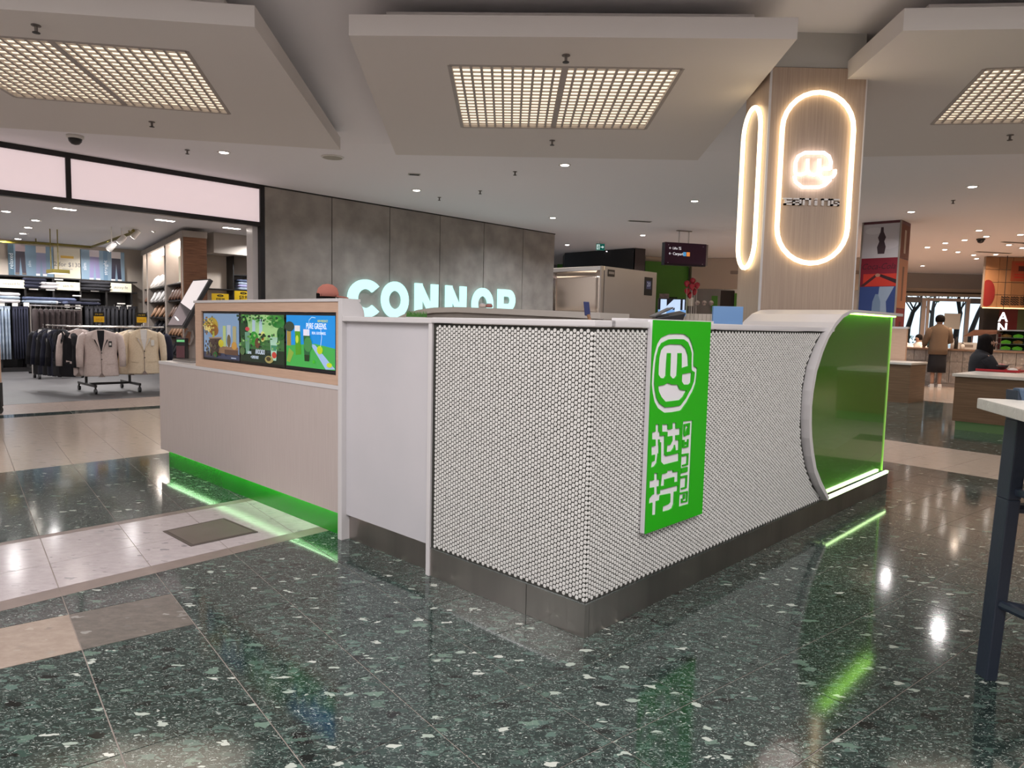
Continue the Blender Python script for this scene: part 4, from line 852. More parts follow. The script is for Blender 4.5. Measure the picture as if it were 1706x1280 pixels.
# person behind the menu cabinet (only the cap shows)
# ------------------------------------------------------------------ people
def skinned(name, verts, edges, material, parent, root=0, sub=1):
    me = bpy.data.meshes.new(name); me.from_pydata([v[0] for v in verts], edges, []); me.materials.append(material)
    o = bpy.data.objects.new(name, me); COL.objects.link(o)
    sk = o.modifiers.new('s', 'SKIN'); sk.use_smooth_shade = True
    for i, v in enumerate(verts):
        r = v[1]; me.skin_vertices[0].data[i].radius = r if isinstance(r, tuple) else (r, r)
        me.skin_vertices[0].data[i].use_root = (i == root)
    ss = o.modifiers.new('u', 'SUBSURF'); ss.levels = sub; ss.render_levels = sub
    evaluated(o); o.data.materials.clear(); o.data.materials.append(material); o.parent = parent; return o
def figure(label, loc, rotz, h, seated, elbows, wrists, top, bottom, headtilt=(0, 0), hairstyle='short', long=0.42, cap=None, legs=True, shoe=None):
    t = thing('person', label, 'person', loc, rotz)
    V = []; Ed = []
    def v(p, r): V.append(((p[0]*h, p[1]*h, p[2]*h), r*h if not isinstance(r, tuple) else (r[0]*h, r[1]*h))); return len(V)-1
    hipz = .27 if seated else .51
    pel = v((0, 0, hipz+.02), (.085, .060)); wa = v((0, 0, hipz+.10), (.072, .050)); ch = v((0, .005, hipz+.20), (.085, .058)); ut = v((0, 0, hipz+.275), (.060, .045))
    nk = v((0, .008, hipz+.325), .030); hd0 = v((headtilt[0]*.3, .012+headtilt[1]*.3, hipz+.352), .036); hd = v((headtilt[0], .014+headtilt[1], hipz+.39), (.047, .055)); ht = v((headtilt[0]*1.2, .01+headtilt[1], hipz+.435), (.040, .046))
    Ed += [(pel, wa), (wa, ch), (ch, ut), (ut, nk), (nk, hd0), (hd0, hd), (hd, ht)]
    W = []
    for s, el, wr in ((-1, elbows[0], wrists[0]), (1, elbows[1], wrists[1])):
        sh = v((s*.098, 0, hipz+.285), .036); e_ = v(el, .025); w_ = v(wr, .017); Ed += [(ut, sh), (sh, e_), (e_, w_)]
        d = (Vector(wr)-Vector(el)).normalized(); side = Vector((0, 0, 1)).cross(d); side = side.normalized() if side.length > .1 else Vector((1, 0, 0))
        pm = v(tuple(Vector(wr)+d*.030), (.018, .011)); Ed.append((w_, pm))
        for k, (off, ln_) in enumerate(((-.014, .034), (-.005, .040), (.005, .037), (.014, .030))):
            f1 = v(tuple(Vector(wr)+d*.050+side*off), .0052); f2 = v(tuple(Vector(wr)+d*(.050+ln_)+side*off*1.1+Vector((0, 0, -.008))), .0042); Ed += [(pm, f1), (f1, f2)]
        th_ = v(tuple(Vector(wr)+d*.036-side*s*.030), .006); Ed.append((pm, th_))
        W.append((Vector((s*.098, 0, hipz+.285))*h, Vector(el)*h, Vector(wr)*h))
    for s in (-1, 1):
        hp_ = v((s*.045, 0, hipz-.01), .052)
        if seated: kn = v((s*.055, .25, hipz-.01), .034); an = v((s*.055, .25, .045), .022)
        else: kn = v((s*.045, .01, .285), .034); an = v((s*.042, 0, .045), .022)
        ft = v((s*.045, (.25 if seated else 0)+.075, .018), (.024, .014)); Ed += [(pel, hp_), (hp_, kn), (kn, an), (an, ft)]
    skinned('body', V, Ed, skin, t, 0)
    Hc = Vector((headtilt[0], .014+headtilt[1], hipz+.405))*h
    # face details: nose, eyes, ears
    m = MB(); m.lathe([(.002*h, .0), (.010*h, .004*h), (.004*h, .022*h)], tuple(Hc+Vector((0, .052*h, -.012*h))), 8); m.build('nose', skin, t, smooth=True)
    for s in (-1, 1):
        MB().lathe([(.0005*h, -.005*h), (.007*h, 0), (.0005*h, .005*h)], tuple(Hc+Vector((s*.018*h, .050*h, .004*h))), 8, 1, .5).build('eye', mat('eye_white', (.5, .48, .45), .3, vary=(50, (.4, .38, .35))), t)
        MB().lathe([(.002*h, -.016*h), (.008*h, 0), (.002*h, .016*h)], tuple(Hc+Vector((s*.047*h, -.004*h, -.004*h))), 8, .6, 1.4).build('ear', skin, t, smooth=True)
    MB().box(Hc.x-.014*h, Hc.y+.050*h, Hc.z-.032*h, Hc.x+.014*h, Hc.y+.056*h, Hc.z-.026*h).build('mouth', mat('lips', (.32, .12, .10), .5, vary=(30, (.35, .14, .12))), t)
    # hair
    m = MB(); n = 14
    prof = [(.052, -.03), (.058, -.005), (.058, .025), (.048, .050), (.026, .066), (.004, .070)] if hairstyle == 'short' else [(.045, -.13), (.062, -.10), (.066, -.05), (.062, .0), (.058, .03), (.046, .055), (.022, .070), (.004, .074)]
    m.lathe([(r*h, z*h) for r, z in prof], tuple(Hc+Vector((0, (-.016 if hairstyle == 'short' else -.032)*h, 0))), n, 1 if hairstyle == 'short' else .88, .95); m.build('hair', hair, t, smooth=True)
    if cap:
        m = MB(); m.lathe([(.064*h, .012*h), (.064*h, .035*h), (.055*h, .062*h), (.030*h, .082*h), (.004*h, .087*h)], tuple(Hc+Vector((0, -.004*h, 0))), 18); m.build('cap', cap, t, smooth=True)
        MB().hexa([(Hc.x-.045*h, Hc.y+.045*h, Hc.z+.012*h), (Hc.x+.045*h, Hc.y+.045*h, Hc.z+.012*h), (Hc.x+.03*h, Hc.y+.115*h, Hc.z+.004*h), (Hc.x-.03*h, Hc.y+.115*h, Hc.z+.004*h)],
                  [(Hc.x-.045*h, Hc.y+.045*h, Hc.z+.02*h), (Hc.x+.045*h, Hc.y+.045*h, Hc.z+.02*h), (Hc.x+.03*h, Hc.y+.115*h, Hc.z+.010*h), (Hc.x-.03*h, Hc.y+.115*h, Hc.z+.010*h)]).build('cap_brim', cap, t)
    # top garment: torso loft and sleeves
    def ring(z, rx, ry, y=0): return [(rx*h*cos(2*pi*k/16), y*h+ry*h*sin(2*pi*k/16), z*h) for k in range(16)]
    b = hipz
    m = MB(); m.loft([ring(b+.265-long*.75, .115, .085), ring(b+.28-long*.6, .118, .088), ring(b+.12, .108, .080), ring(b+.22, .116, .080), ring(b+.275, .128, .068), ring(b+.305, .105, .056), ring(b+.325, .062, .046), ring(b+.345, .040, .040)])
    for (sh, el, wr) in W: m.tube([sh+Vector((0, 0, -.004*h)), sh*.5+el*.5, el, wr*.85+el*.15], [.050*h, .047*h, .040*h, .030*h], 10)
    m.build('jacket', top, t, smooth=True)
    if not seated:
        m = MB(); m.loft([ring(.20, .112, .085), ring(.30, .112, .085), ring(.45, .105, .080), ring(.56, .085, .065)]); m.build('skirt', bottom, t, smooth=True)
    else:
        m = MB()
        for s in (-1, 1): m.tube([(s*.045*h, 0, b*h), (s*.055*h, .25*h, (b-.005)*h), (s*.055*h, .25*h, .07*h)], [.066*h, .045*h, .034*h], 10)
        m.build('trousers', bottom, t, smooth=True)
    for s in (-1, 1):
        y = (.25 if seated else 0)*h
        MB().hexa([((s*.045-.026)*h, y-.035*h, 0), ((s*.045+.026)*h, y-.035*h, 0), ((s*.045+.024)*h, y+.11*h, 0), ((s*.045-.024)*h, y+.11*h, 0)],
                  [((s*.045-.022)*h, y-.03*h, .045*h), ((s*.045+.022)*h, y-.03*h, .045*h), ((s*.045+.018)*h, y+.10*h, .018*h), ((s*.045-.018)*h, y+.10*h, .018*h)]).build('shoe', shoe or blackpl, t, .006)
    return t
wp = PZ(1558, 645)
figure('person seen from behind in a tan jacket and black skirt, standing at the stone-fronted counter', (wp.x, wp.y, 0), -.35, 1.86, False,
       [(-.155, .02, .62), (.150, .05, .63)], [(-.14, .14, .56), (.11, .17, .60)], tanfab, darkfab, shoe=whitefab, hairstyle='short', long=.44)
p = PY(1638, 545, 11.0)
figure('seated person with long black hair and dark jacket leaning over the red tray', (p.x, 11.0, 0), -1.75, 1.83, True,
       [(-.13, .12, .36), (.13, .12, .36)], [(-.05, .24, .44), (.06, .24, .44)], darkfab, darkfab, headtilt=(0, .045), hairstyle='long', long=.32)
for i, (px_, py_, lab, dd) in enumerate(((1507, 545, 'left one of two people in white shirts seated by the far window', 21), (1532, 547, 'right one of two people in white shirts seated by the far window', 21.5))):
    p = PY(px_, py_, dd); figure(lab, (p.x, dd, 0), 2.6-i*.6, 1.78, True, [(-.13, .10, .38), (.13, .10, .38)], [(-.06, .22, .42), (.06, .22, .42)], whitefab, denim, hairstyle='short', long=.32)
p = PY(1683, 551, 19.2); figure('person in a tan cap working behind the glass food cabinet', (p.x, 19.2, .0), pi-.2, 1.42, False, [(-.15, .05, .62), (.15, .05, .62)], [(-.1, .17, .60), (.1, .17, .60)], blackpl, darkfab, cap=mat('tan_cap', (.42, .26, .17), .8, bump=(60, .2)))
p = PY(543, 475, 7.2)
figure('staff member in a salmon cap, only the cap showing above the menu cabinet', (p.x, 7.2, 0), -1.3, p.z/.995, False, [(-.15, .05, .62), (.15, .05, .62)], [(-.1, .17, .60), (.1, .17, .60)], darkfab, darkfab, cap=mat('salmon_cap', (.62, .24, .20), .85, bump=(60, .2)))
# ------------------------------------------------------------------ clothing shop
def hanger(parent, z=0):
    MB().tube([(0, 0, z-.06), (0, 0, z-.02), (.012, 0, z+.005), (0, 0, z+.02), (-.012, 0, z+.01)], .0035, 6).build('hook', chrome, parent)
    MB().tube([(-.19, 0, z-.115), (-.08, 0, z-.075), (0, 0, z-.055), (.08, 0, z-.075), (.19, 0, z-.115)], .009, 6).build('hanger', blackpl, parent)
def jacket(label, loc, rotz, fab, inner, group=None, tickets=True, flat=1.0):
    t = thing('suit_jacket', label, 'jacket', loc, rotz, group)
    hanger(t)
    def ring(z, rx, ry, y=0): return [(rx*cos(2*pi*k/20), y+ry*flat*sin(2*pi*k/20), z) for k in range(20)]
    m = MB(); m.loft([ring(-.86, .255, .10), ring(-.84, .262, .105), ring(-.66, .255, .10), ring(-.48, .235, .09), ring(-.30, .255, .095), ring(-.18, .255, .085), ring(-.12, .215, .06), ring(-.085, .11, .045), ring(-.07, .06, .035)])
    m.build('body', fab, t, smooth=True)
    for s in (-1, 1):
        m = MB(); m.tube([(s*.225, 0, -.14), (s*.275, .0, -.20), (s*.305, -.01, -.36), (s*.315, -.03, -.52), (s*.315, -.05, -.70)], [.045, .062, .060, .055, .050], 12); m.build('sleeve', fab, t, smooth=True)
    y = -.108*flat
    MB().add([(-.052, -.052*flat, -.078), (.052, -.052*flat, -.078), (.0, y*1.06-.004, -.44), (-.10, y*.98-.004, -.25), (.10, y*.98-.004, -.25)], [(0, 3, 2, 4, 1)]).build('shirt_front', inner, t)
    for s in (-1, 1):
        MB().prism([(s*.055, -.07*flat, -.075), (s*.11, -.09*flat, -.135), (s*.14, y*1.05, -.21), (s*.085, y*1.08, -.235), (s*.004, y*1.10, -.45), (s*.045, y*1.06, -.24)], (0, -.006, 0)).build('lapel', fab, t)
        MB().prism([(s*.09, y*.98, -.62), (s*.20, y*.62, -.60), (s*.20, y*.62, -.64), (s*.09, y*.98, -.66)], (0, -.006, 0)).build('pocket_flap', fab, t)
    MB().prism([(-.003, y*1.0, -.43), (.003, y*1.0, -.43), (.006, y*1.05, -.80), (.05, y*1.0, -.87), (-.05, y*1.0, -.87), (-.006, y*1.05, -.80)], (0, -.003, 0)).build('front_seam_shadow', mat('seam_shadow', (.25, .20, .18), .9, bump=(60, .1)) if fab not in (darkfab, navy) else fab, t)  # shade of the front opening, put on pale jackets as a dark strip
    for z in (-.46, -.56): MB().lathe([(.001, 0), (.011, .0), (.011, .004), (.001, .005)], (0.0, 0, 0), 10).build('button', blackpl, t)
    bs = [c for c in t.children if c.name.startswith('button')]
    for b_, z in zip(bs, (-.46, -.57)): b_.location = (0.004, y*1.06-.004, z); b_.rotation_euler = (pi/2, 0, 0)
    if tickets:
        MB().box(.11, y*1.05-.004, -.36, .16, y*1.05, -.26).build('swing_tag', blackpl if fab is pinkgrey else whitecard, t); MB().box(.12, y*1.05-.006, -.33, .15, y*1.05-.003, -.29).build('tag_label', whitecard, [c for c in t.children if c.name.startswith('swing_tag')][0])
    return t
JF = RZ-.25
jacket('pinkish-grey linen suit jacket on the front of the jacket rack', K(1.45, 11.55, 1.17), JF, pinkgrey, darkfab)
jacket('cream linen suit jacket on the front of the jacket rack, next to the pinkish-grey one', K(2.13, 11.55, 1.19), JF, cream, whitefab)
jb = [(2.02, 11.75, cream, whitefab, 'second cream jacket just behind the front cream jacket'), (1.22, 11.85, pinkgrey, pinkgrey, 'second pinkish-grey jacket behind the front pinkish-grey one')]
for a, b, f_, i_, lab in jb: jacket(lab, K(a, b, 1.17), JF-.35, f_, i_, tickets=False)
dk = [(1.02, 12.05, darkfab, 'nearest black suit jacket on the side arm of the jacket rack'), (.98, 12.22, navy, 'navy suit jacket behind the nearest black one'), (.95, 12.40, darkfab, 'black suit jacket in the middle of the side arm'),
      (.92, 12.58, navy, 'navy suit jacket near the back of the side arm'), (.89, 12.76, darkfab, 'rearmost black suit jacket on the side arm'), (1.75, 12.25, darkfab, 'black suit jacket between the two pale jackets'), (2.45, 12.1, navy, 'navy suit jacket behind the cream jacket at right')]
for a, b, f_, lab in dk: jacket(lab, K(a, b, 1.15), JF-.9 if a < 1.5 else JF-.2, f_, whitefab if f_ is darkfab and b > 12.3 else f_, tickets=False, flat=.8)
rk = kthing('jacket_rack', 'black wheeled garment rack carrying pale and dark suit jackets', 'rack', 1.7, 11.95)
for (x0, y0, x1, y1) in ((-.75, -.38, .78, -.38), (-.75, .25, .78, .25), (-.75, -.38, -.75, .85), (.78, -.38, .78, .25)): MB().tube([(x0, y0, 1.15), (x1, y1, 1.15)], .014, 8).build('rail', chrome, rk)
for (x, y) in ((-.35, .1), (.35, .1)): MB().tube([(x, y, .16), (x, y, 1.15)], .022, 8).build('upright', black, rk)
for x in (-.35, .35): B('foot_bar', (x-.02, -.42, .12, x+.02, .55, .16), black, rk)
B('cross_bar', (-.37, .08, .12, .37, .12, .16), black, rk); MB().tube([(-.35, .1, 1.15), (-.35, .25, 1.15)], .014).build('arm', chrome, rk); MB().tube([(.35, .1, 1.15), (.35, -.38, 1.15)], .014).build('arm', chrome, rk); MB().tube([(-.35, .1, 1.15), (-.35, -.38, 1.15)], .014).build('arm', chrome, rk)
for x in (-.35, .35):
    for y in (-.40, .53):
        o = MB().lathe([(.01, -.018), (.045, -.018), (.045, .018), (.01, .018)], n=14).build('wheel', blackpl, rk); o.location = (x, y, .047); o.rotation_euler = (0, pi/2, 0)
        B('caster', (x-.012, y-.012, .05, x+.012, y+.012, .12), black, rk)
for (q, lab) in (((165, 531), 'yellow sale card above the pinkish-grey jacket'), ((236, 532), 'yellow sale card above the cream jacket')):
    p = PB(*q, 11.56); t = kthing('sale_card', lab, 'price card', p.x, p.y, p.z)
    art('card', .16, .17, [('bg', C(25, 22, 15)), ('r', 0, 0, 1, .58, C(245, 190, 30)), ('t', '2 for $230', .5, .78, .2, {'xs': .8}, C(240, 200, 60)), ('t', 'SALE', .5, .25, .3, {}, C(200, 120, 20))], t, PRINT, loc=(-.08, 0, -.06))
    MB().tube([(0, .01, -.09), (0, .01, -.19)], .006).build('stem', chrome, t)
# trouser rack
tr = kthing('trouser_rack', 'low chrome trouser rack hung with dark brown trousers', 'rack', 0, 15.4)
xa, xb = PB(48, 510, 15.4).x, PB(138, 512, 15.4).x; zt = PB(90, 510, 15.4).z; zb = PB(62, 604, 15.4).z
MB().tube([(xa, 0, zt), (xb, 0, zt)], .016).build('rail', chrome, tr)
for x in (xa+.03, xb-.03): MB().tube([(x, 0, .08), (x, 0, zt)], .016).build('upright', chrome, tr)
B('base', (xa, -.22, .1, xb, -.18, .14), black, tr); B('base', (xa, .18, .1, xb, .22, .14), black, tr)
for x in (xa+.1, xb-.1):
    B('foot', (x-.02, -.22, .1, x+.02, .22, .14), black, tr)
    for y in (-.2, .2):
        o = MB().lathe([(.01, -.02), (.055, -.02), (.055, .02), (.01, .02)], n=12).build('wheel', blackpl, tr); o.location = (x, y, .055); o.rotation_euler = (0, pi/2, 0)
n = 9; t0 = None
for i in range(n):
    a = xa+.06+(xb-xa-.12)*(i+.5)/n
    lab = '%s pair of dark brown trousers from the left on the trouser rack' % ordinal(i)
    if t0 is None:
        t0 = kthing('hanging_trousers', lab, 'trousers', a, 15.4, zt, 'trousers on the low rack')
        hh = zt-zb
        def lr(z, rx, ry): return [(rx*cos(2*pi*k/12), ry*sin(2*pi*k/12), z) for k in range(12)]
        MB().loft([lr(-hh, .045, .16), lr(-hh*.6, .055, .15), lr(-hh*.3, .06, .15), lr(-.09, .045, .17), lr(-.07, .02, .17)]).build('leg_cloth', brownfab, t0, smooth=True)
        MB().tube([(0, 0, -.07), (0, 0, .01), (.012, 0, .03)], .004).build('hook', chrome, t0); MB().tube([(0, -.17, -.07), (0, .17, -.07)], .007).build('hanger_bar', chrome, t0)
    else:
        o = copy_tree(t0); o.location = K(a, 15.4, zt); tag(o, lab)
        o.rotation_euler = (0, 0, RZ+random.uniform(-.1, .1))
# back wall shelving
BW = 17.55
sh = kthing('denim_shelving', 'black wall shelving full of folded and hanging trousers at the back of the shop', 'shelving', 0, BW)
ztop = PB(100, 463, BW).z; a0, a1 = .2, PB(229, 480, BW).x
B('back', (a0, .40, .1, a1, .43, ztop), black, sh); B('top', (a0, 0, ztop-.03, a1, .43, ztop), black, sh); B('base', (a0, .05, 0, a1, .43, .1), black, sh)
zs = [PB(100, y, BW).z for y in (482, 507)]
for z in zs: B('shelf', (a0, .02, z-.03, a1, .40, z), black, sh)
for px_ in (-2, 42, 89, 134, 177, 219): x = PB(px_, 480, BW).x; B('upright', (x-.02, 0, .1, x+.02, .40, ztop-.03), black, sh)
def bsign(px0, px1, py0, py1, txt, lab):
    p0, p1 = PB(px0, py1, BW-.02), PB(px1, py0, BW-.02); t = kthing('shelf_sign', lab, 'sign', p0.x, p0.y, p0.z)
    art('sign_face', p1.x-p0.x, p1.z-p0.z, [('bg', C(215, 212, 190)), ('t', txt, .5, .5, .42, {}, C(70, 65, 70))], t, EMIT_PRINT)
bsign(-3, 41, 467, 479, 'relaxed fit', 'shelf sign reading relaxed fit'); bsign(94, 133, 471, 483, 'slim fit', 'shelf sign reading slim fit'); bsign(183, 219, 473, 486, 'skinny fit', 'shelf sign reading skinny fit')
i = 0
for (px_, py_) in ((56, 482), (84, 483), (26, 501), (113, 503), (158, 485), (202, 506), (3, 506), (25, 507), (44, 508), (112, 509), (130, 511), (157, 504), (198, 513), (215, 512), (128, 493), (98, 466)):
    p = PB(px_, py_, BW-.03); big = py_ > 504 and px_ not in (202,); hw, hh = (.055, .05) if big else (.09, .014)
    t = kthing('price_ticket', 'small white price ticket, %s from the left on the black shelving' % '', 'price ticket', p.x, p.y, p.z, 'tickets on the denim shelving'); tickets = globals().setdefault('TICKS', []); tickets.append((px_, t))
    B('card', (-hw, 0, -hh, hw, .004, hh), whitecard, t)
TICKS.sort(key=lambda q: q[0])
for i, (q, t) in enumerate(TICKS): t['label'] = 'white price ticket on the black denim shelving, %s from the left' % ordinal(i)
# folded stacks
def folded(a, b, z, wd, dp, ht, m_, label, group, rz=0, front=None):
    t = thing('folded_garment', label, 'folded clothes', K(a, b, z), RZ+rz, group)
    def rr(zz, s): return [(s*wd/2*(abs(cos(q))**.4)*(1 if cos(q) >= 0 else -1), s*dp/2*(abs(sin(q))**.4)*(1 if sin(q) >= 0 else -1), zz) for q in [2*pi*k/16 for k in range(16)]]
    MB().loft([rr(0, .94), rr(ht*.2, 1), rr(ht*.75, 1), rr(ht, .92)]).build('cloth', m_, t, smooth=True)
    MB().tube([(-wd*.48, -dp*.49, ht*.5), (wd*.48, -dp*.49, ht*.5)], ht*.07, 6).build('fold', m_, t)
    return t
stacks = [(56, 481, .48, [navy]*3, 'navy trousers stack left of centre on the top shelf'), (78, 482, .42, [palefab, palefab], 'pale trousers on the top shelf'), (8, 500, .55, [palefab, lightdenim, palefab], 'pale blue jeans on the left lower shelf'),
          (82, 500, .42, [palefab], 'pale trousers on the lower shelf'), (68, 511, .75, [lightdenim, denim], 'grey-blue jeans lying above the trouser rack'), (93, 511, .62, [denim, denim], 'dark blue jeans lying above the trouser rack'), (103, 502, .55, [navy, denim], 'dark jeans on the middle shelf'), (125, 502, .5, [navy], 'navy jeans right of the middle shelf'),
          (148, 486, .45, [darkfab]*3, 'black jeans under the right poster'), (168, 488, .42, [darkfab]*3, 'black jeans right of the other black stack'), (148, 502, .45, [navy, darkfab], 'very dark jeans on the lower right shelf')]
for (px_, py_, wd, ms_, lab) in stacks:
    zz = zs[0] if py_ < 490 else (zs[1] if py_ < 508 else zs[1]-.0)
    bb_ = BW+.12; p = PB(px_, py_, bb_); z = zz
    if py_ >= 508: z = zs[1]
    for k, m_ in enumerate(ms_):
        folded(p.x, bb_, z, wd, .34, .075, m_, '%s piece up in the %s' % (ordinal(k), lab) if len(ms_) > 1 else 'single folded item of the '+lab, 'folded trousers on the denim shelving', random.uniform(-.1, .1)); z += .076
# hanging jeans under the shelves
hn = 0
for (x0, x1, m_, cn, k) in ((-6, 16, lightdenim, 'light blue jeans', 2), (19, 46, navy, 'dark navy jeans', 3), (140, 225, darkfab, 'black trousers', 6)):
    for i in range(k):
        px_ = x0+(x1-x0)*(i+.5)/k; p = PB(px_, 514, BW+.02); t = kthing('hanging_jeans', '%s hanging under the shelf, %s of %d from the left' % (cn, ordinal(i), k), 'jeans', p.x, BW-.02, p.z)
        wd = (PB(x1, 514, BW).x-PB(x0, 514, BW).x)/k*.46
        for s in (-1, 1):
            MB().loft([[(s*wd*.5+wd*.46*cos(2*pi*q/10), .07*sin(2*pi*q/10), z) for q in range(10)] for z in (-1.15, -.7, -.25, 0)]).build('leg', m_, t, smooth=True)
        B('waistband', (-wd*.95, -.06, -.02, wd*.95, .06, .05), m_, t); MB().tube([(0, 0, .05), (0, 0, .10)], .005).build('hook', chrome, t)
# posters above
def poster(px0, px1, py0, py1, shapes, lab, m_=EMIT_PRINT, b=17.93):
    p0, p1 = PB(px0, py1, b), PB(px1, py0, b); t = kthing('wall_poster', lab, 'poster', p0.x, b, p0.z)
    art('print', p1.x-p0.x, p1.z-p0.z, shapes, t, m_, thick=.05); return t
def legs(x, w, col, shirt, shoe):
    return [('p', [(x, .8), (x+w, .8), (x+w*1.1, .08), (x+w*.65, .08), (x+w*.5, .6), (x+w*.35, .08), (x-w*.1, .08)], col), ('r', x-w*.05, .78, x+w*1.05, 1, shirt), ('r', x-w*.12, .02, x+w*.35, .09, shoe), ('r', x+w*.65, .02, x+w*1.12, .09, shoe)]
bl_ = C(120, 145, 165)
poster(15, 88, 412, 458, [('bg', bl_), ('r', 0, 0, .12, 1, C(75, 100, 115)), ('t', 'relaxed', .06, .45, .17, {'rot': pi/2}, C(210, 220, 225))]+legs(.16, .2, C(75, 72, 82), C(160, 145, 150), C(110, 100, 95))+[('t', 'slim', .46, .4, .13, {'rot': pi/2}, C(210, 220, 225))]+legs(.62, .2, C(135, 140, 170), C(205, 190, 180), C(225, 225, 225)), 'poster of trousered legs reading relaxed, at the left of the back wall')
poster(91, 133, 415, 463, [('bg', C(205, 198, 180)), ('r', .25, .66, .75, .74, C(205, 165, 70)), ('t', '2 for $130', .5, .45, .20, {'xs': .9}, C(90, 90, 95)), ('r', .3, .3, .7, .32, C(150, 150, 145))], 'cream poster reading 2 for $130 between the two leg posters')
poster(136, 207, 421, 467, [('bg', bl_), ('t', 'slim', .08, .45, .15, {'rot': pi/2}, C(215, 220, 225))]+legs(.20, .2, C(130, 125, 165), C(195, 185, 190), C(215, 215, 220))+[('r', .5, 0, .5+.1, 1, C(95, 125, 150)), ('t', 'straight', .55, .45, .16, {'rot': pi/2}, C(215, 220, 225))]+legs(.70, .2, C(35, 35, 60), C(205, 195, 195), C(230, 230, 230)), 'poster of trousered legs reading slim and straight, at the right of the back wall')
# ochre lighting rail and hanging shelf lamp
orl = kthing('track_rail', 'ochre lighting track crossing the shop ceiling', 'track', 0, 0)
rp = [PB(-10, 402, 17.2), PB(60, 405, 17.2), PB(152, 412, 17.2), PB(215, 382, 13.6), PB(222, 372, 12.9)]
rp = [Vector((p.x, p.y, min(p.z, 2.97))) for p in rp]
for p0, p1 in zip(rp[:-1], rp[1:]): MB().tube([p0, p1], .03, 6).build('rail', ochre, orl)
for k in (1, 3): MB().tube([rp[k], (rp[k].x, rp[k].y, 3.04)], .012).build('hanger', ochre, orl)
spots = [(186, 411, 'first track spotlight from the left in the shop'), (203, 399, 'second track spotlight from the left in the shop'), (226, 390, 'third track spotlight from the left in the shop'), (259, 379, 'rightmost track spotlight in the shop, shining towards the entrance')]
for (px_, py_, lab) in spots:
    p = PB(px_, py_, 13.3); t = kthing('track_spotlight', lab, 'spotlight', p.x, p.y, p.z, 'track spotlights in the shop')
    o = MB().lathe([(.035, .09), (.05, .08), (.06, -.08), (.055, -.09)], n=14).build('head', trimw, t, smooth=True); o.rotation_euler = (.5, .6, 0)
    o = MB().lathe([(.001, -.092), (.05, -.0925)], n=14).build('lens', lampdisc, t); o.rotation_euler = (.5, .6, 0)
    MB().tube([(0, 0, .06), (0, 0, 3.04-p.z)], .012).build('stem', trimw, t)
hl = kthing('hanging_lamp', 'flat ochre lamp hanging on two rods before the cream poster', 'lamp', 0, 0)
p0, p1 = PB(86, 456, 14.6), PB(115, 446, 14.6)
B('tray', (p0.x, 14.55, p0.z+.02, p1.x, 15.0, p0.z+.09), ochre, hl); B('diffuser', (p0.x+.02, 14.57, p0.z+.012, p1.x-.02, 14.98, p0.z+.02), mat('hanging_lamp_diffuser', (.9, .93, 1), emit=1.0), hl)
for x in (p0.x+.03, p1.x-.15): MB().tube([(x, 14.75, p0.z+.09), (x, 14.75, 3.04)], .01).build('rod', ochre, hl)
for i, (px_, py_) in enumerate(((10, 352), (59, 367), (47, 379), (38, 389), (30, 398))):
    d = ray(px_, py_); downlight(Vector((0, 0, H))+d*((3.037-H)/d.z), '%s downlight in the receding row at the left of the shop ceiling' % ordinal(i), 'shop ceiling downlights')
for i, (q, lab) in enumerate((((108, 348), 'left flush light strip in the shop soffit'), ((275, 367), 'middle flush light strip in the shop soffit'), ((386, 380), 'right flush light strip in the shop soffit'))):
    d = ray(*q); p = Vector((0, 0, H))+d*((3.038-H)/d.z); t = thing('soffit_light', lab, 'ceiling light', p, RZ, 'shop soffit lights')
    B('frame', (-.17, -.07, -.006, .17, .07, 0), trimw, t); B('diffuser', (-.15, -.05, -.009, .15, .05, -.006), lampdisc, t)
# shoe wall: side unit running into the shop
q0 = Vector((3.02, 12.0)); q1 = Vector((4.14, 17.5)); dv = (q1-q0).normalized(); SR = RZ+atan2(dv.y, dv.x)
su = thing('shoe_display', 'tall shoe display with grey uprights and a walnut end pillar in the shop', 'shelving', K(q0.x, q0.y, 0), SR)
nrm_s = (E1*(-dv.y)+E2*dv.x)
def PS(px, py):               # on the unit's front plane: (distance along, z)
    d = ray(px, py); p0_ = K(q0.x, q0.y); C_ = Vector((0, 0, H)); p = C_+d*(nrm_s.dot(p0_-C_)/nrm_s.dot(d)); r = p-p0_
    return (E1*dv.x+E2*dv.y).dot(r), p.z
L_ = (q1-q0).length
greyup = mat('taupe_upright', (.26, .22, .19), .5, vary=(3, (.30, .26, .23))); palebay = mat('bay_back', (.50, .44, .40), .7, vary=(2, (.54, .48, .44)))
topz = PS(300, 397)[1]; L_ = (q1-q0).length
B('walnut_pillar', (-.02, -.41, 0, .30, -.0, topz), walnut, su); B('cornice', (-.03, -.42, topz, L_, .02, topz+.12), greyup, su)
ups = [PS(x, 450)[0] for x in (308, 275, 245, 226)]; ups[3] = min(ups[3], L_-.12)
B('back', (.2, -.42, 0, L_, -.39, topz), palebay, su)
for u in ups[1:]: B('upright', (u-.10, -.39, 0, u+.10, .0, topz), greyup, su)
B('upright', (.02, -.0, 0, .12, .012, topz), greyup, su)
mids = []
for bi_, (ua, ub) in enumerate(zip([.30]+[u+.10 for u in ups[1:]], [u-.10 for u in ups[1:]])):
    B('bay_light', (ua+.03, -.30, topz-.04, ub-.03, -.1, topz-.02), lampdisc, su)
    for z in (.55, .95, 1.32, 1.68, 2.02): B('shelf', (ua, -.39, z-.02, ub, -.02, z), black, su)
    mids.append((ua, ub))
shoe0 = {}
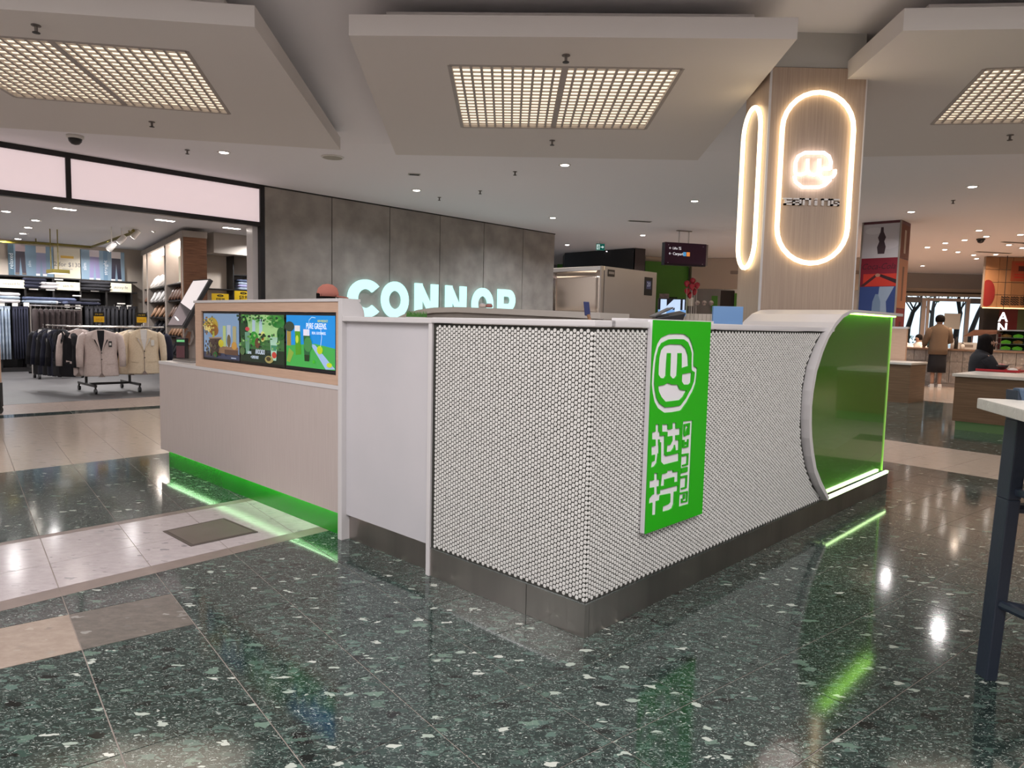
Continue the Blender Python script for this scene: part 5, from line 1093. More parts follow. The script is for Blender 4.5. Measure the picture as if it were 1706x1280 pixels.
def shoe(loc, rz, m_, label, group):
    k = m_.name
    if k not in shoe0:
        t = thing('shoe', label, 'shoe', loc, rz, group); t.rotation_euler = (0, .75, rz)
        def sr(z, s, l0, l1): return [((l0+l1)/2+(l1-l0)/2*cos(q), s*sin(q)*(1-.25*cos(q)), z) for q in [2*pi*kk/14 for kk in range(14)]]
        MB().loft([sr(0, .062, -.17, .18), sr(.025, .064, -.175, .185)]).build('sole', whitefab if m_ in (whitefab, palefab) else blackpl, t)
        MB().loft([sr(.025, .062, -.17, .175), sr(.065, .056, -.17, .15), sr(.10, .048, -.17, .04), sr(.13, .042, -.165, -.03)]).build('upper', m_, t, smooth=True)
        shoe0[k] = t; return t
    o = copy_tree(shoe0[k]); o.location = loc; o.rotation_euler = (0, .75, rz); tag(o, label, 'shoe', group); return o
brownl = mat('brown_leather', (.12, .06, .04), .35, vary=(6, (.16, .08, .05))); tanl = mat('tan_leather', (.28, .15, .08), .4, vary=(6, (.33, .18, .10)))
kinds = {0: [whitefab, tanl, brownl, brownl, darkfab], 1: [brownl, brownl, whitefab, whitefab, tanl], 2: [darkfab, brownl, darkfab, brownl, whitefab]}
nm_m = {whitefab.name: 'white', tanl.name: 'tan', brownl.name: 'brown', darkfab.name: 'black'}
for bi_, (ua, ub) in enumerate(mids):
    for zi, z in enumerate((.55, .95, 1.32, 1.68, 2.02)):
        if z == 2.02 and bi_ != 1: 
            continue
        m_ = {0: [darkfab, tanl, brownl, brownl, brownl], 1: [darkfab, darkfab, tanl, whitefab, whitefab], 2: [darkfab, brownl, darkfab, brownl, darkfab]}[bi_][zi]
        n = 5 if bi_ != 1 else 4
        for i in range(n):
            x = ua+(ub-ua)*(i+.5)/n; pt_ = K(q0.x, q0.y)+(E1*dv.x+E2*dv.y)*x+Vector((E1*(-dv.y)+E2*dv.x))*(-.16)+Vector((0, 0, z+.10))
            shoe(pt_, SR+pi/2, m_, '%s shoe, %s along the %s shelf up in the %s bay of the shoe wall' % (nm_m[m_.name], ordinal(i), ordinal(zi), ['nearest', 'middle', 'farthest'][bi_]), 'shoes on the shoe wall')
for bi_, lab in ((0, 'white upright price card standing in the nearest shoe bay'), (2, 'white upright price card standing in the farthest shoe bay')):
    ua, ub = mids[bi_]; pt_ = K(q0.x, q0.y)+(E1*dv.x+E2*dv.y)*((ua+ub)/2)+(E1*(-dv.y)+E2*dv.x)*(-.2)+Vector((0, 0, 2.02))
    t = thing('display_card', lab, 'price card', pt_, SR-pi)
    art('card', .5, .52, [('bg', C(225, 225, 200)), ('t', '2 for\n$130', .6, .5, .16, {}, C(70, 75, 70))], t, EMIT_PRINT, loc=(-.25, -.05, .04)); B('stand', (-.3, -.08, 0, .3, .08, .04), whitecard, t)
# recess at the right of the shop: beige walls, clothes rail shelf, yellow price signs
rc = kthing('recess_shelving', 'shallow beige shop recess with black shelf and folded shirt', 'shelving', 0, 12.6)
x0, x1 = PB(346, 450, 12.6).x, PB(430, 450, 12.6).x
B('back', (x0, .3, 0, x1+.9, .33, 3.04), beigewall, rc); B('soffit', (x0, -.3, PB(390, 424, 12.3).z, x1+.9, .3, 3.04), wallpaint, rc)
xx = PB(389, 450, 12.6).x; B('divider', (xx-.012, 0, 1.0, xx+.012, .3, PB(389, 427, 12.6).z), black, rc)
zz = PB(380, 482, 12.6).z; B('shelf', (x0, -.02, zz-.02, x1+.8, .3, zz), black, rc); z2 = PB(400, 458, 12.6).z; B('shelf', (xx, 0, z2-.02, x1+.8, .3, z2), black, rc)
B('cabinet', (x0, .0, 0, x1+.8, .3, zz-.3), palebay, rc)
for i in range(4): p = PB(407, 478, 12.6); folded(p.x+.05, 12.72, zz+i*.055, .34, .22, .053, [lightdenim, mat('lilac_cotton', (.28, .28, .48), .9, bump=(60, .2)), lightdenim, denim][i], '%s folded shirt up in the small stack near the shop entrance' % ordinal(i), 'folded shirts by the entrance')
for (q0x, q1x, qy, lab, txt) in ((353, 381, 490, 'left yellow sale card reading 39 dollars behind the menu cabinet', '$39.99'), (391, 420, 486, 'right yellow sale card reading 39 dollars behind the menu cabinet', '$39.99')):
    p0_, p1_ = PB(q0x, qy+24, 12.0), PB(q1x, qy, 12.0); t = kthing('sale_card', lab, 'price card', p0_.x, 12.0, p0_.z); w2, h2 = p1_.x-p0_.x, p1_.z-p0_.z
    art('card', w2, h2, [('bg', C(235, 195, 30)), ('e', .5, .86, .2, .08, C(30, 28, 20)), ('t', 'SALE', .5, .86, .1, {}, C(220, 190, 40)), ('t', txt, .5, .58, .34, {'xs': .62, 'bold': .01}, C(35, 32, 25))], t, PRINT)
    MB().tube([(w2/2, .02, 0), (w2/2, .02, -p0_.z)], .012).build('stand', black, t); B('foot', (w2/2-.12, -.1, -p0_.z, w2/2+.12, .12, -p0_.z+.02), black, t)
# ------------------------------------------------------------------ behind the kiosk: corridor, green shop, signs
sg = thing('direction_sign', 'dark hanging direction sign with white arrows and small blue and orange squares', 'sign', PY(1107, 441, 17.8))
sw = PY(1183, 441, 17.8).x-sg.location.x; shh = PY(1107, 403, 17.8).z-sg.location.z
sg.rotation_euler = (0, 0, .30)
art('face', sw*1.03, shh, [('bg', C(38, 18, 30)), ('r', .0, .0, 1, .07, C(20, 10, 16)), ('t', '← Lifts ⇅', .24, .74, .15, {'bold': .008}, C(240, 240, 245)), ('t', '← Carpark', .27, .50, .17, {'bold': .008}, C(240, 240, 245)), ('r', .44, .42, .51, .60, C(80, 160, 220)), ('r', .52, .42, .60, .60, C(240, 150, 80)), ('e', .08, .88, .01, .02, C(120, 110, 115)), ('e', .92, .88, .01, .02, C(120, 110, 115)), ('e', .08, .1, .01, .02, C(120, 110, 115)), ('e', .92, .1, .01, .02, C(120, 110, 115))], sg, printmat('sign_face_print', .55, .6), thick=.02)
B('case', (0, .021, 0, sw*1.03, .16, shh), black, sg); B('end_cap', (sw*1.03, 0, .02, sw*1.03+.05, .16, shh-.01), greyup, sg)
for x in (sw*.38, sw*.62): MB().tube([(x, .09, shh), (x, .09, 3.79-sg.location.z)], .018).build('rod', chrome, sg)
B('ceiling_plate', (sw*.32, .05, 3.78-sg.location.z, sw*.68, .13, 3.80-sg.location.z), greyup, sg)
ex = thing('exit_sign', 'small green running-man exit sign hanging from the corridor ceiling', 'sign', PY(993, 417, 20.6)); ex.rotation_euler = (0, 0, .1)
ew = .25; eh = .19
art('face', ew, eh, [('bg', C(10, 90, 80)), ('r', .06, .12, .42, .88, C(210, 240, 235)), ('e', .27, .74, .05, .07, C(10, 90, 80)), ('l', [(.28, .62), (.24, .42), (.32, .30), (.28, .16)], .09, C(10, 90, 80)), ('l', [(.24, .42), (.15, .32)], .08, C(10, 90, 80)), ('l', [(.18, .58), (.36, .56)], .07, C(10, 90, 80)), ('p', [(.52, .44), (.72, .44), (.72, .28), (.93, .5), (.72, .72), (.72, .56), (.52, .56)], C(225, 250, 245))], ex, SCREEN, thick=.02)
B('housing', (0, .02, 0, ew, .06, eh), trimw, ex); MB().tube([(ew/2, .04, eh), (ew/2, .04, 3.8-ex.location.z)], .012).build('rod', trimw, ex)
blk = thing('black_bulkhead', 'black boxed bulkhead rising to the ceiling behind the fridge', 'bulkhead', (0, 0, 0))
def wallbox(par, name, px0, px1, y0, z0, z1, dep, m_, yb=None):
    a = PY(px0, 530, y0).x; b = PY(px1, 530, y0 if yb is None else yb).x
    yb = y0 if yb is None else yb
    return MB().hexa([(a, y0, z0), (b, yb, z0), (b+.02, yb+dep, z0), (a+.02, y0+dep, z0)], [(a, y0, z1), (b, yb, z1), (b+.02, yb+dep, z1), (a+.02, y0+dep, z1)]).build(name, m_, par)
wallbox(blk, 'long_face', 938, 1052, 24.2, 0, 3.79, 1.2, black, 22.2); wallbox(blk, 'end_face', 1054, 1071, 22.2, 0, 3.79, .9, mat('bulkhead_end', (.05, .04, .045), .5, vary=(2, (.06, .05, .05))), 22.4)
gw = thing('green_partition', 'dark green shop wall behind the fridge and direction sign', 'wall', (0, 0, 0)); dgreen = mat('dark_green_wall', (.07, .24, .035), .6, vary=(1.2, (.08, .27, .04)))
wallbox(gw, 'panel', 1072, 1144, 24.5, 0, 3.62, .3, dgreen, 25.2); wallbox(gw, 'panel', 926, 940, 26.4, 0, 3.6, .3, dgreen)
wallbox(gw, 'top_band', 1072, 1144, 24.6, 3.62, 3.79, .3, beigewall, 25.3); wallbox(gw, 'doorway', 1111, 1127, 24.3, 0, 2.4, .1, mat('dark_doorway', (.01, .035, .01), .8, vary=(2, (.012, .04, .012))))
wallbox(gw, 'notice', 1097, 1113, 24.2, 1.6, 2.5, .08, mat('notice_board', (.16, .14, .16), .6, vary=(12, (.30, .24, .22))))
bh = thing('cream_bulkhead', 'cream bulkhead over the far food shop, left of the wood column', 'bulkhead', (0, 0, 0))
wallbox(bh, 'face', 1149, 1440, 25.0, 2.75, 3.79, .4, beigewall, 23.5); wallbox(bh, 'dark_line', 1190, 1440, 24.8, 3.25, 3.36, .1, greyup, 23.3)
fs = thing('far_food_shop', 'dim far food shop with grey back wall and dark opening, left of the wood column', 'shop', (0, 0, 0))
greyb = mat('blue_grey_wall', (.19, .19, .20), .6, vary=(1, (.22, .22, .23)))
wallbox(fs, 'back_wall', 1144, 1440, 27.4, 0, 3.2, .3, greyb, 27.4); wallbox(fs, 'opening', 1199, 1222, 26.9, 0, 2.8, .1, mat('dark_opening', (.03, .025, .025), .7, vary=(1, (.035, .03, .03)))); wallbox(fs, 'side_panel', 1222, 1236, 26.8, 0, 2.7, .1, dgreen)
wallbox(fs, 'oven_row', 1146, 1196, 25.9, 0, 1.80, .5, black); wallbox(fs, 'green_notice', 1184, 1194, 27.2, 2.0, 2.6, .05, dgreen)
for i in range(4):
    p = PY(1150+i*11.5, 505, 25.85); o = MB().lathe([(.02, 0), (.09, 0), (.09, .03), (.02, .035)], n=16).build('round_dial', chrome, fs); o.location = p; o.rotation_euler = (pi/2, 0, 0)
wallbox(fs, 'white_box', 1143, 1154, 25.6, 2.15, 2.45, .2, whitefab)
for (q, lab) in (((1166, 455), 'left flush light under the cream bulkhead'), ((1206, 459), 'right flush light under the cream bulkhead')):
    p = PY(*q, 25.2); t = thing('soffit_light', lab, 'ceiling light', p); MB().lathe([(.19, -.02), (.20, .02)], n=16).build('trim', trimw, t); MB().lathe([(.001, -.026), (.17, -.025)], n=16).build('lens', lampdisc, t); MB().tube([(0,0,.02),(0,0,2.75-p.z)], .015).build('stem', trimw, t)
bl0 = None; redb = mat('red_balloon', (.35, .02, .04), .3, vary=(3, (.42, .03, .05)))
for i, (dx, dz) in enumerate(((0, 0), (.17, .05), (-.14, .10), (.05, .19), (-.10, -.13), (.15, -.14), (.02, -.25))):
    p = PY(1153, 478, 22.5)+Vector((dx, 0.05*i, dz)); lab = ['middle', 'right', 'left', 'topmost', 'lower left', 'lower right', 'lowest'][i]+' red balloon of the cluster beyond the monitor'
    if bl0 is None:
        bl0 = thing('balloon', lab, 'balloon', p, 0, 'red balloons'); MB().lathe([(.005, -.12), (.05, -.08), (.095, 0), (.08, .07), (.005, .11)], n=14).build('skin', redb, bl0, smooth=True); MB().tube([(0, 0, -.12), (0, 0, -2.1)], .004).build('string', whitecard, bl0)
    else: o = copy_tree(bl0); o.location = p; tag(o, lab, 'balloon', 'red balloons')
# ------------------------------------------------------------------ poster column
pc0 = PZ(1437, 371, 3.8); pc1 = PZ(1503, 366, 3.8)
dx_ = (pc1-pc0); wC = dx_.length; rC = atan2(dx_.y, dx_.x)
pcn = thing('poster_column', 'square ceiling-high column covered with soft drink posters', 'column', (pc0.x, pc0.y, 0), rC)
B('core', (0.01, .01, 0, wC-.01, .75, 3.8), mat('column_dark_red', (.10, .02, .03), .5, vary=(2, (.13, .03, .04))), pcn)
for x in (0, wC-.03): B('frame_post', (x, -.02, 0, x+.03, .02, 3.79), greyup, pcn)
def pz(py): return PY(1470, py, (pc0.y+pc1.y)/2).z
Z3 = [pz(520), pz(478), pz(430), pz(373)]
ph = wC-.06
art('bottle_poster', ph, Z3[3]-Z3[2], [('bg', C(188, 183, 188)), ('e', .3, .8, .25, .1, C(200, 196, 200)), ('e', .7, .4, .3, .15, C(196, 190, 195)), ('p', [(.44, .12), (.62, .12), (.65, .32), (.60, .48), (.64, .60), (.57, .76), (.56, .90), (.49, .90), (.48, .76), (.42, .60), (.46, .48), (.41, .32)], C(58, 42, 50))], pcn, PRINT, loc=(.03, .0, Z3[2]), thick=.01)
art('red_script_poster', ph, Z3[2]-Z3[1], [('bg', C(120, 12, 40)), ('t', 'Coca-Cola', .5, .70, .30, {'shear': .3, 'xs': .85}, C(62, 12, 28)), ('r', .08, .02, 1, .45, C(190, 50, 35)), ('p', [(.0, .02), (.12, .02), (.5, .40), (.42, .44)], C(70, 25, 30)), ('p', [(1, .10), (.52, .36), (.56, .44), (1, .24)], C(50, 20, 28)), ('e', .48, .40, .07, .06, C(170, 120, 100))], pcn, PRINT, loc=(.03, .0, Z3[1]), thick=.01)
art('blue_poster', ph, Z3[1]-.0, [('bg', C(45, 65, 120)), ('p', [(.55, 1), (.95, 1), (.75, .86), (.80, .70), (.95, .62), (.6, .60), (.5, .8)], C(140, 155, 175)), ('p', [(.35, .60), (.62, .60), (.60, .86), (.52, .93), (.45, .93), (.38, .86)], C(110, 130, 155))], pcn, PRINT, loc=(.03, .0, 0), thick=.01)
for (za, zb_, cc, nm_) in ((Z3[2], Z3[3], C(110, 60, 45), 'side_poster'), (1.9, Z3[2], C(165, 110, 80), 'side_poster'), (.02, 1.9, C(120, 35, 40), 'side_poster')):
    o = art(nm_, .70, zb_-za-.02, [('bg', cc), ('r', .4, .15, .6, .85, tuple(c*.35 for c in cc) if za != Z3[2] else C(180, 165, 150))], pcn, PRINT, loc=(wC-.005, .03, za), rotz=pi/2, thick=.01)
# ------------------------------------------------------------------ far window wall with glass door, trees outside
WY = 29.0
X = lambda px, y=WY: PY(px, 540, y).x
Zf = lambda py, px=1570, y=WY: PY(px, py, y).z
ww = tag(MB().box(X(1440), WY+.02, Zf(494), X(1720), WY+.2, Zf(481)).build('trim_1', beigewall), kind='structure')
tag(MB().box(X(1440), WY+.0, Zf(481), X(1720), WY+.05, 3.79).build('window_1', mat('transom_glass', (.34, .32, .31), .08, spec=.8, vary=(.5, (.37, .35, .34)))), kind='structure')
tag(MB().box(X(1440), WY-.05, Zf(489), X(1720), WY+.06, Zf(487)).build('trim_2', black), kind='structure')
tag(MB().box(-6, WY, 0, X(1440), WY+.3, 3.79).build('wall_far', greyb), kind='structure')
tag(MB().box(X(1720), WY, 0, 24.2, WY+.3, 3.79).build('wall_far_right', wallpaint), kind='structure')
gd = thing('glass_door', 'wide glass entrance door in a pale frame at the far end', 'door', (0, 0, 0)); fr_m = mat('pale_frame', (.50, .42, .38), .5, vary=(3, (.54, .46, .42)))
for (a, b) in ((1534, 1541), (1608, 1614)): B('jamb', (X(a), WY, 0, X(b), WY+.1, Zf(497)), fr_m, gd)
B('header', (X(1541), WY, Zf(502), X(1608), WY+.1, Zf(497)), fr_m, gd); B('stile', (X(1541)+.05, WY+.02, 0, X(1541)+.16, WY+.07, Zf(502)), fr_m, gd)
glass = mat('window_glass', (.8, .85, .85), .02, trans=1.0, spec=.5)
glass.node_tree.nodes['Principled BSDF'].inputs['IOR'].default_value = 1.02
B('pane', (X(1541)+.16, WY+.04, 0, X(1608), WY+.05, Zf(502)), glass, gd); B('notice', (X(1573), WY+.02, Zf(548), X(1600), WY+.035, Zf(522)), whitecard, gd)
for (i, (a, b)) in enumerate(((1503, 1534), (1614, 1655))):
    t = thing('side_window', ['window left of the glass door with trees outside', 'window right of the glass door with trees outside'][i], 'window', (0, 0, 0))
    B('pane', (X(a), WY+.04, .1, X(b), WY+.05, Zf(504)), glass, t); B('head_panel', (X(a), WY+.02, Zf(505), X(b), WY+.06, Zf(496)), greyb, t); B('sill', (X(a), WY, 0, X(b), WY+.1, .1), fr_m, t)
tag(MB().box(X(1440), WY, 0, X(1503), WY+.3, Zf(494)).build('wall_far_pier', greyb), kind='structure')
tag(MB().box(-30, 32, -.15, 80, 90, -.05).build('pavement_outside', mat('pavement', (.45, .44, .42), .8, vary=(1, (.5, .49, .47)))), kind='structure')
bark = mat('bark', (.045, .035, .03), .9, bump=(20, .5)); leafm = mat('foliage', (.03, .06, .025), .8, vary=(3, (.05, .09, .03)))
treedefs = [(1513, 36, [(1513, 545), (1521, 520), (1532, 508)], 'tree outside left of the door, leaning right'), (1595, 35, [(1594, 548), (1600, 522), (1596, 503)], 'tree outside behind the right part of the door'), (1624, 36, [(1618, 552), (1630, 522), (1638, 504)], 'leaning tree outside the window right of the door'), (1550, 40, [(1551, 550), (1553, 525), (1556, 503)], 'thin tree outside behind the left part of the door')]
for (px_, y_, pts_, lab) in treedefs:
    t = thing('street_tree', lab, 'tree', (0, 0, 0)); P3 = [PY(a, b, y_) for a, b in pts_]; base = Vector((P3[0].x-.1, y_, -.05))
    MB().tube([base]+P3+[P3[-1]+Vector((.2, 0, 1.5))], [.15, .12, .10, .07, .04], 10).build('trunk', bark, t, smooth=True)
    for k in range(3):
        s_ = P3[1]+Vector((0, 0, .1*k)); MB().tube([s_, s_+Vector((random.uniform(-1, 1), random.uniform(-.5, .5), .8)), s_+Vector((random.uniform(-1.8, 1.8), 0, 1.6))], [.04, .03, .015], 6).build('branch', bark, t)
    m = MB()
    for k in range(150):
        c = P3[2]+Vector((random.gauss(0, 1.4), random.gauss(0, .8), random.uniform(.2, 2.6))); r = random.uniform(.06, .16); a = Vector((random.uniform(-1, 1), random.uniform(-1, 1), random.uniform(-1, 1))).normalized()*r; b = a.orthogonal().normalized()*r*.6
        m.add([c-a, c+b, c+a, c-b], [(0, 1, 2, 3)])
    m.build('leaves', leafm, t, kind='stuff')
hedge = thing('hedge', 'low dark hedge outside below the windows', 'hedge', (X(1495), 38, 0)); m = MB()
for k in range(900):
    c = Vector((random.uniform(0, 7), random.uniform(0, .8), random.uniform(0, 1.15))); r = random.uniform(.06, .15); a = Vector((random.uniform(-1, 1), random.uniform(-1, 1), random.uniform(-1, 1))).normalized()*r; b = a.orthogonal().normalized()*r*.7
    m.add([c-a, c+b, c+a, c-b], [(0, 1, 2, 3)])
m.build('leaves', leafm, hedge, kind='stuff')
# ------------------------------------------------------------------ food court counter, menu wall, glass cabinet
s_ = Vector((10.2, 18.9, 0)); dC = Vector((.72, -.69, 0)).normalized(); rCn = atan2(dC.y, dC.x)
fc = thing('food_counter', 'long food counter with pale mosaic stone front and brown top', 'counter', s_, rCn)
Lc = 6.6
B('body', (-.6, .03, 0, Lc, .8, .93), wallpaint, fc); B('top', (-.62, -.05, .93, Lc, .85, .975), mat('brown_stone_top', (.24, .15, .10), .3, vary=(9, (.30, .20, .14))), fc); B('skirting', (-.6, .0, 0, Lc, .03, .09), greyup, fc)
nx = 26
for i in range(nx):
    for j in range(3): B('stone_tile', (-.6+i*(Lc+.6)/nx+.006, -.012+random.uniform(0, .006), .095+j*.278, -.6+(i+1)*(Lc+.6)/nx-.006, .03, .095+(j+1)*.278-.008), stonefront, fc)
def onC(px, z=.975): # distance along the counter for a pixel column
    d = ray(px, 560); d2 = Vector((d.x, d.y)); 
    # solve s_+t*dC = k*d
    a, b, c_, e_ = d.x, -dC.x, d.y, -dC.y; det = a*e_-b*c_; k = (s_.x*e_-b*s_.y)/det; t = (a*s_.y-c_*s_.x)/det; return t
for (px_, lab, col_, r_, h_) in ((1593, 'small white bottle on the food counter', whitefab, .045, .26), (1599, 'tall dark bottle on the food counter', blackpl, .045, .30), (1610, 'short white cup on the food counter beside the bottles', whitecard, .05, .14)):
    t = thing('bottle', lab, 'bottle', s_+dC*onC(px_)+Vector((.02, .15, .975)))
    MB().lathe([(r_, 0), (r_, h_*.7), (r_*.5, h_*.85), (r_*.45, h_)], n=12).build('body', col_, t, smooth=True); MB().lathe([(r_*.5, h_), (r_*.5, h_+.02)], n=12).build('cap', blackpl, t)
t = thing('napkin_box', 'pale paper box on the food counter right of the bottles', 'box', s_+dC*onC(1612)+Vector((.1, .2, .975)), rCn); B('box', (-.2, -.1, 0, .28, .15, .17), whitecard, t, .005); B('slot', (-.1, -.104, .05, .18, -.1, .12), greyup, t)
gc = thing('glass_food_cabinet', 'glass food cabinet with green-lit trays on the counter at the right edge', 'cabinet', s_+dC*onC(1669)+Vector((.05, .2, .975)), rCn)
gx = onC(1712)-onC(1669)+.6
gtr = mat('cabinet_glass', (.75, .8, .78), .03, trans=1.0); gtr.node_tree.nodes['Principled BSDF'].inputs['IOR'].default_value = 1.05
B('front_glass', (0, -.05, 0, gx, -.04, .48), gtr, gc); B('top', (-.02, -.05, .48, gx, .5, .51), chrome, gc); B('side_glass', (-.02, -.05, 0, -.01, .5, .48), gtr, gc); B('back', (0, .45, 0, gx, .5, .48), black, gc)
lit = mat('salad_green', (.12, .45, .03), .6, emit=.25, vary=(16, (.25, .50, .05))); ornf = mat('orange_food', (.55, .25, .08), .6, vary=(16, (.6, .4, .15)))
for j in range(3):
    B('shelf', (0, -.02, .01+j*.15, gx, .45, .02+j*.15), chrome, gc)
    for k in range(6): MB().lathe([(.09, 0), (.11, .04), (.08, .07), (.01, .09)], (.15+k*.24, .12, .02+j*.15), 10).build('food_tray', [lit, lit, ornf, lit][(j+k) % 4], gc, smooth=True)
for (px_, lab) in ((1640, 'brown bread-coloured canopy over the counter left of the glass cabinet'),):
    t = thing('counter_canopy', lab, 'canopy', s_+dC*onC(1606)+Vector((.1, .2, .975)), rCn); L3 = onC(1668)-onC(1606)
    MB().hexa([(0, 0, .32), (L3, 0, .42), (L3, .5, .42), (0, .5, .32)], [(L3*.3, .02, .50), (L3, 0, .50), (L3, .5, .50), (L3*.3, .5, .50)]).build('roof', mat('canopy_brown', (.16, .07, .04), .4, vary=(4, (.20, .10, .06))), t)
    for x in (.15, L3-.1): B('post', (x, .2, 0, x+.03, .23, .40), chrome, t)
mw_ = thing('menu_wall', 'orange-brown tiled food stall hood with red circle and black waves', 'bulkhead', PY(1637, 515, 22.3)); mw_.location.z = 0
z0_, z1_ = PY(1640, 512, 22.3).z, 3.79; tw2 = 3.4
B('core', (0, .04, z0_, tw2, .12, z1_), greyup, mw_); tan_t = mat('orange_tile', (.27, .135, .062), .5, vary=(2, (.31, .16, .075)))
for i in range(8):
    for j in range(4): B('tile', (i*tw2/8+.008, 0, z0_+j*(z1_-z0_)/4+.008, (i+1)*tw2/8-.008, .04, z0_+(j+1)*(z1_-z0_)/4-.008), tan_t, mw_)
MB().prism([(max(0, .10+.24*cos(2*pi*k/24)), -.012, z0_+.44+.42*sin(2*pi*k/24)) for k in range(24)], (0, .01, 0)).build('red_circle', mat('red_panel', (.16, .012, .012), .5, vary=(2, (.18, .015, .012))), mw_)
m = MB()
for r_ in range(4):
    for s2 in range(3): m.prism([(.55+s2*.30+.26*k/12, -.012, z0_+.10+r_*.07+.02*sin(k*2*pi/4)) for k in range(13)]+[(.55+s2*.30+.26*k/12, -.012, z0_+.13+r_*.07+.02*sin(k*2*pi/4)) for k in range(12, -1, -1)], (0, .01, 0))
m.build('wave_marks', black, mw_)
art('menu_sign', 1.1, .62, [('bg', C(150, 75, 50)), ('r', .1, .15, .9, .22, C(170, 45, 35)), ('r', .1, .30, .9, .36, C(170, 45, 35)), ('r', .2, .5, .8, .75, C(70, 30, 30)), ('r', .1, .82, .9, .88, C(175, 60, 45))], mw_, PRINT, loc=(.8, -.006, 3.05), thick=.005)
B('light_strip', (0, -.03, z0_-.03, tw2, .02, z0_), mat('orange_led', (1, .6, .25), emit=2.5, ecol=(1, .62, .25)), mw_)
st = thing('food_stall_back', 'dark red and green back wall of the food stall with lit letters', 'wall', PY(1637, 515, 22.9)); st.location.z = 0
B('dark_panel', (.05, 0, 0, .55, .2, z0_), black, st); B('red_panel', (.55, 0, 0, 1.15, .2, z0_), mat('dark_red_wall', (.10, .01, .015), .5, vary=(2, (.12, .015, .02))), st); B('green_panel', (1.15, 0, 0, 3.4, .2, z0_), mat('olive_wall', (.06, .08, .04), .6, vary=(2, (.07, .09, .05))), st)
av = thing('lit_letter_sign', 'white glowing vertical letters A and N in the food stall', 'sign', PY(1671, 540, 21.9)); m_ = mat('white_letter_light', (1, 1, 1), emit=1.6, ecol=(.95, .95, 1.0))
def tri(txt, z, sz):
    pv, pf = text_polys(txt, sz); m = MB(); n0 = len(pv)
    m.add([(x, 0, y+z) for x, y in pv]+[(x, .03, y+z) for x, y in pv], pf+[[i+n0 for i in f][::-1] for f in pf]); m.build('letter', m_, av)
tri('A', .20, .42); tri('N', -.13, .42); MB().tube([(0, .04, .4), (0, .04, 3.79-av.location.z)], .01).build('rod', black, av); MB().tube([(0, .04, .35), (0, .04, -.3)], .012).build('spine', black, av)
# ------------------------------------------------------------------ wood counters, divider, red tray, bowl
Ab = PZ(1584.6, 715.8); Bb = PZ(1687, 727); dB = (Bb-Ab).normalized(); rB = atan2(dB.y, dB.x)
wood2 = wood('oak_laminate_dark', (.115, .07, .038), (.17, .105, .06), .45, (1, 1, 26)); 
bt = thing('food_court_table', 'long wood-fronted communal table block with pale top and green-lit base', 'table', Ab, rB)
hb = .80; LB = 2.6
B('body', (0.0, .0, .13, LB, 1.1, hb-.04), wood2, bt); B('top', (-.03, -.04, hb-.04, LB, 1.14, hb), speck, bt, .006); B('base', (.03, .05, 0, LB, 1.0, .13), mat('green_base', (.07, .12, .05), .4, emit=.05, ecol=(.3, .6, .2), vary=(1, (.08, .14, .06))), bt)
lb = PZ(1513, 672)
lt = thing('low_wood_block', 'low wood block with pale top just right of the green arch end', 'table', lb-dB*1.2, rB)
B('body', (0, 0, .0, 1.2, .9, .74), wood2, lt); B('top', (-.02, -.03, .74, 1.22, .93, .78), speck, lt, .005)
dvd = thing('divider_panel', 'pale wood divider panel standing behind the low wood block', 'panel', PZ(1503, 664)-dB*1.0, rB); B('panel', (0, 0, 0, 1.0, .08, 1.44), warmwood, dvd); B('cap', (-.01, -.01, 1.44, 1.02, .09, 1.48), white, dvd)
tt = PZ(1662, 619, hb)
ty = thing('red_tray', 'red plastic serving tray on the pale communal table top', 'tray', tt, rB)
m = MB(); m.box(-.24, -.17, .002, .30, .17, .012); m.build('base', mat('red_plastic', (.50, .02, .03), .35, vary=(2, (.55, .03, .04))), ty)
for q in ((-.25, -.18, -.24, .18), (.30, -.18, .31, .18), (-.24, -.18, .30, -.17), (-.24, .17, .30, .18)): B('rim', (q[0], q[1], .002, q[2], q[3], .035), mat('red_plastic', (.50, .02, .03)), ty)
bo = thing('noodle_bowl', 'dark bowl of food held on the red tray', 'bowl', tt+dB*.02+Vector((0, 0, .013))); MB().lathe([(.05, 0), (.10, .05), (.12, .09), (.105, .088), (.02, .05)], n=18).build('bowl', blackpl, bo, smooth=True); MB().lathe([(.10, .075), (.07, .10), (.01, .115)], n=14).build('food', mat('pink_food', (.40, .12, .14), .6, vary=(30, (.5, .3, .2))), bo, smooth=True)
cu_ = thing('white_wrapper', 'crumpled white paper on the tray beside the bowl', 'wrapper', tt+dB*.19+Vector((0, 0, .013))); MB().lathe([(.06, 0), (.08, .02), (.05, .045), (.01, .05)], n=9, ey=.7).build('paper', whitecard, cu_)
# ------------------------------------------------------------------ foreground bar table and stool at the right edge
hz = 1.105
c0, c1, c2 = PZ(1628, 663, hz), PZ(1706, 666.5, hz), PZ(1706, 683, hz)
far_ = c0+(c1-c0).normalized()*1.2; near_ = c0+(c2-c0).normalized()*.9
btb = thing('bar_table', 'corner of a speckled white stone bar table at the right edge', 'table', (c0.x, c0.y, 0))
L0 = Vector((c0.x, c0.y, 0)); poly = [c0, near_, near_+(far_-c0), far_]
MB().prism([p-L0 for p in poly], (0, 0, -.042)).build('top', speck, btb, .006)
cen = (near_+far_)*.5-L0; MB().tube([(cen.x, cen.y, .02), (cen.x, cen.y, hz-.04)], .04, 12).build('pedestal', black, btb); MB().lathe([(.28, 0), (.28, .015), (.05, .03)], (cen.x, cen.y, 0), 24).build('base', black, btb)
stl = thing('bar_stool', 'dark blue-black bar stool standing behind the white bar table', 'stool', (1.89, 2.70, 0))
navyp = mat('navy_stool_plastic', (.020, .028, .045), .4, bump=(60, .05))
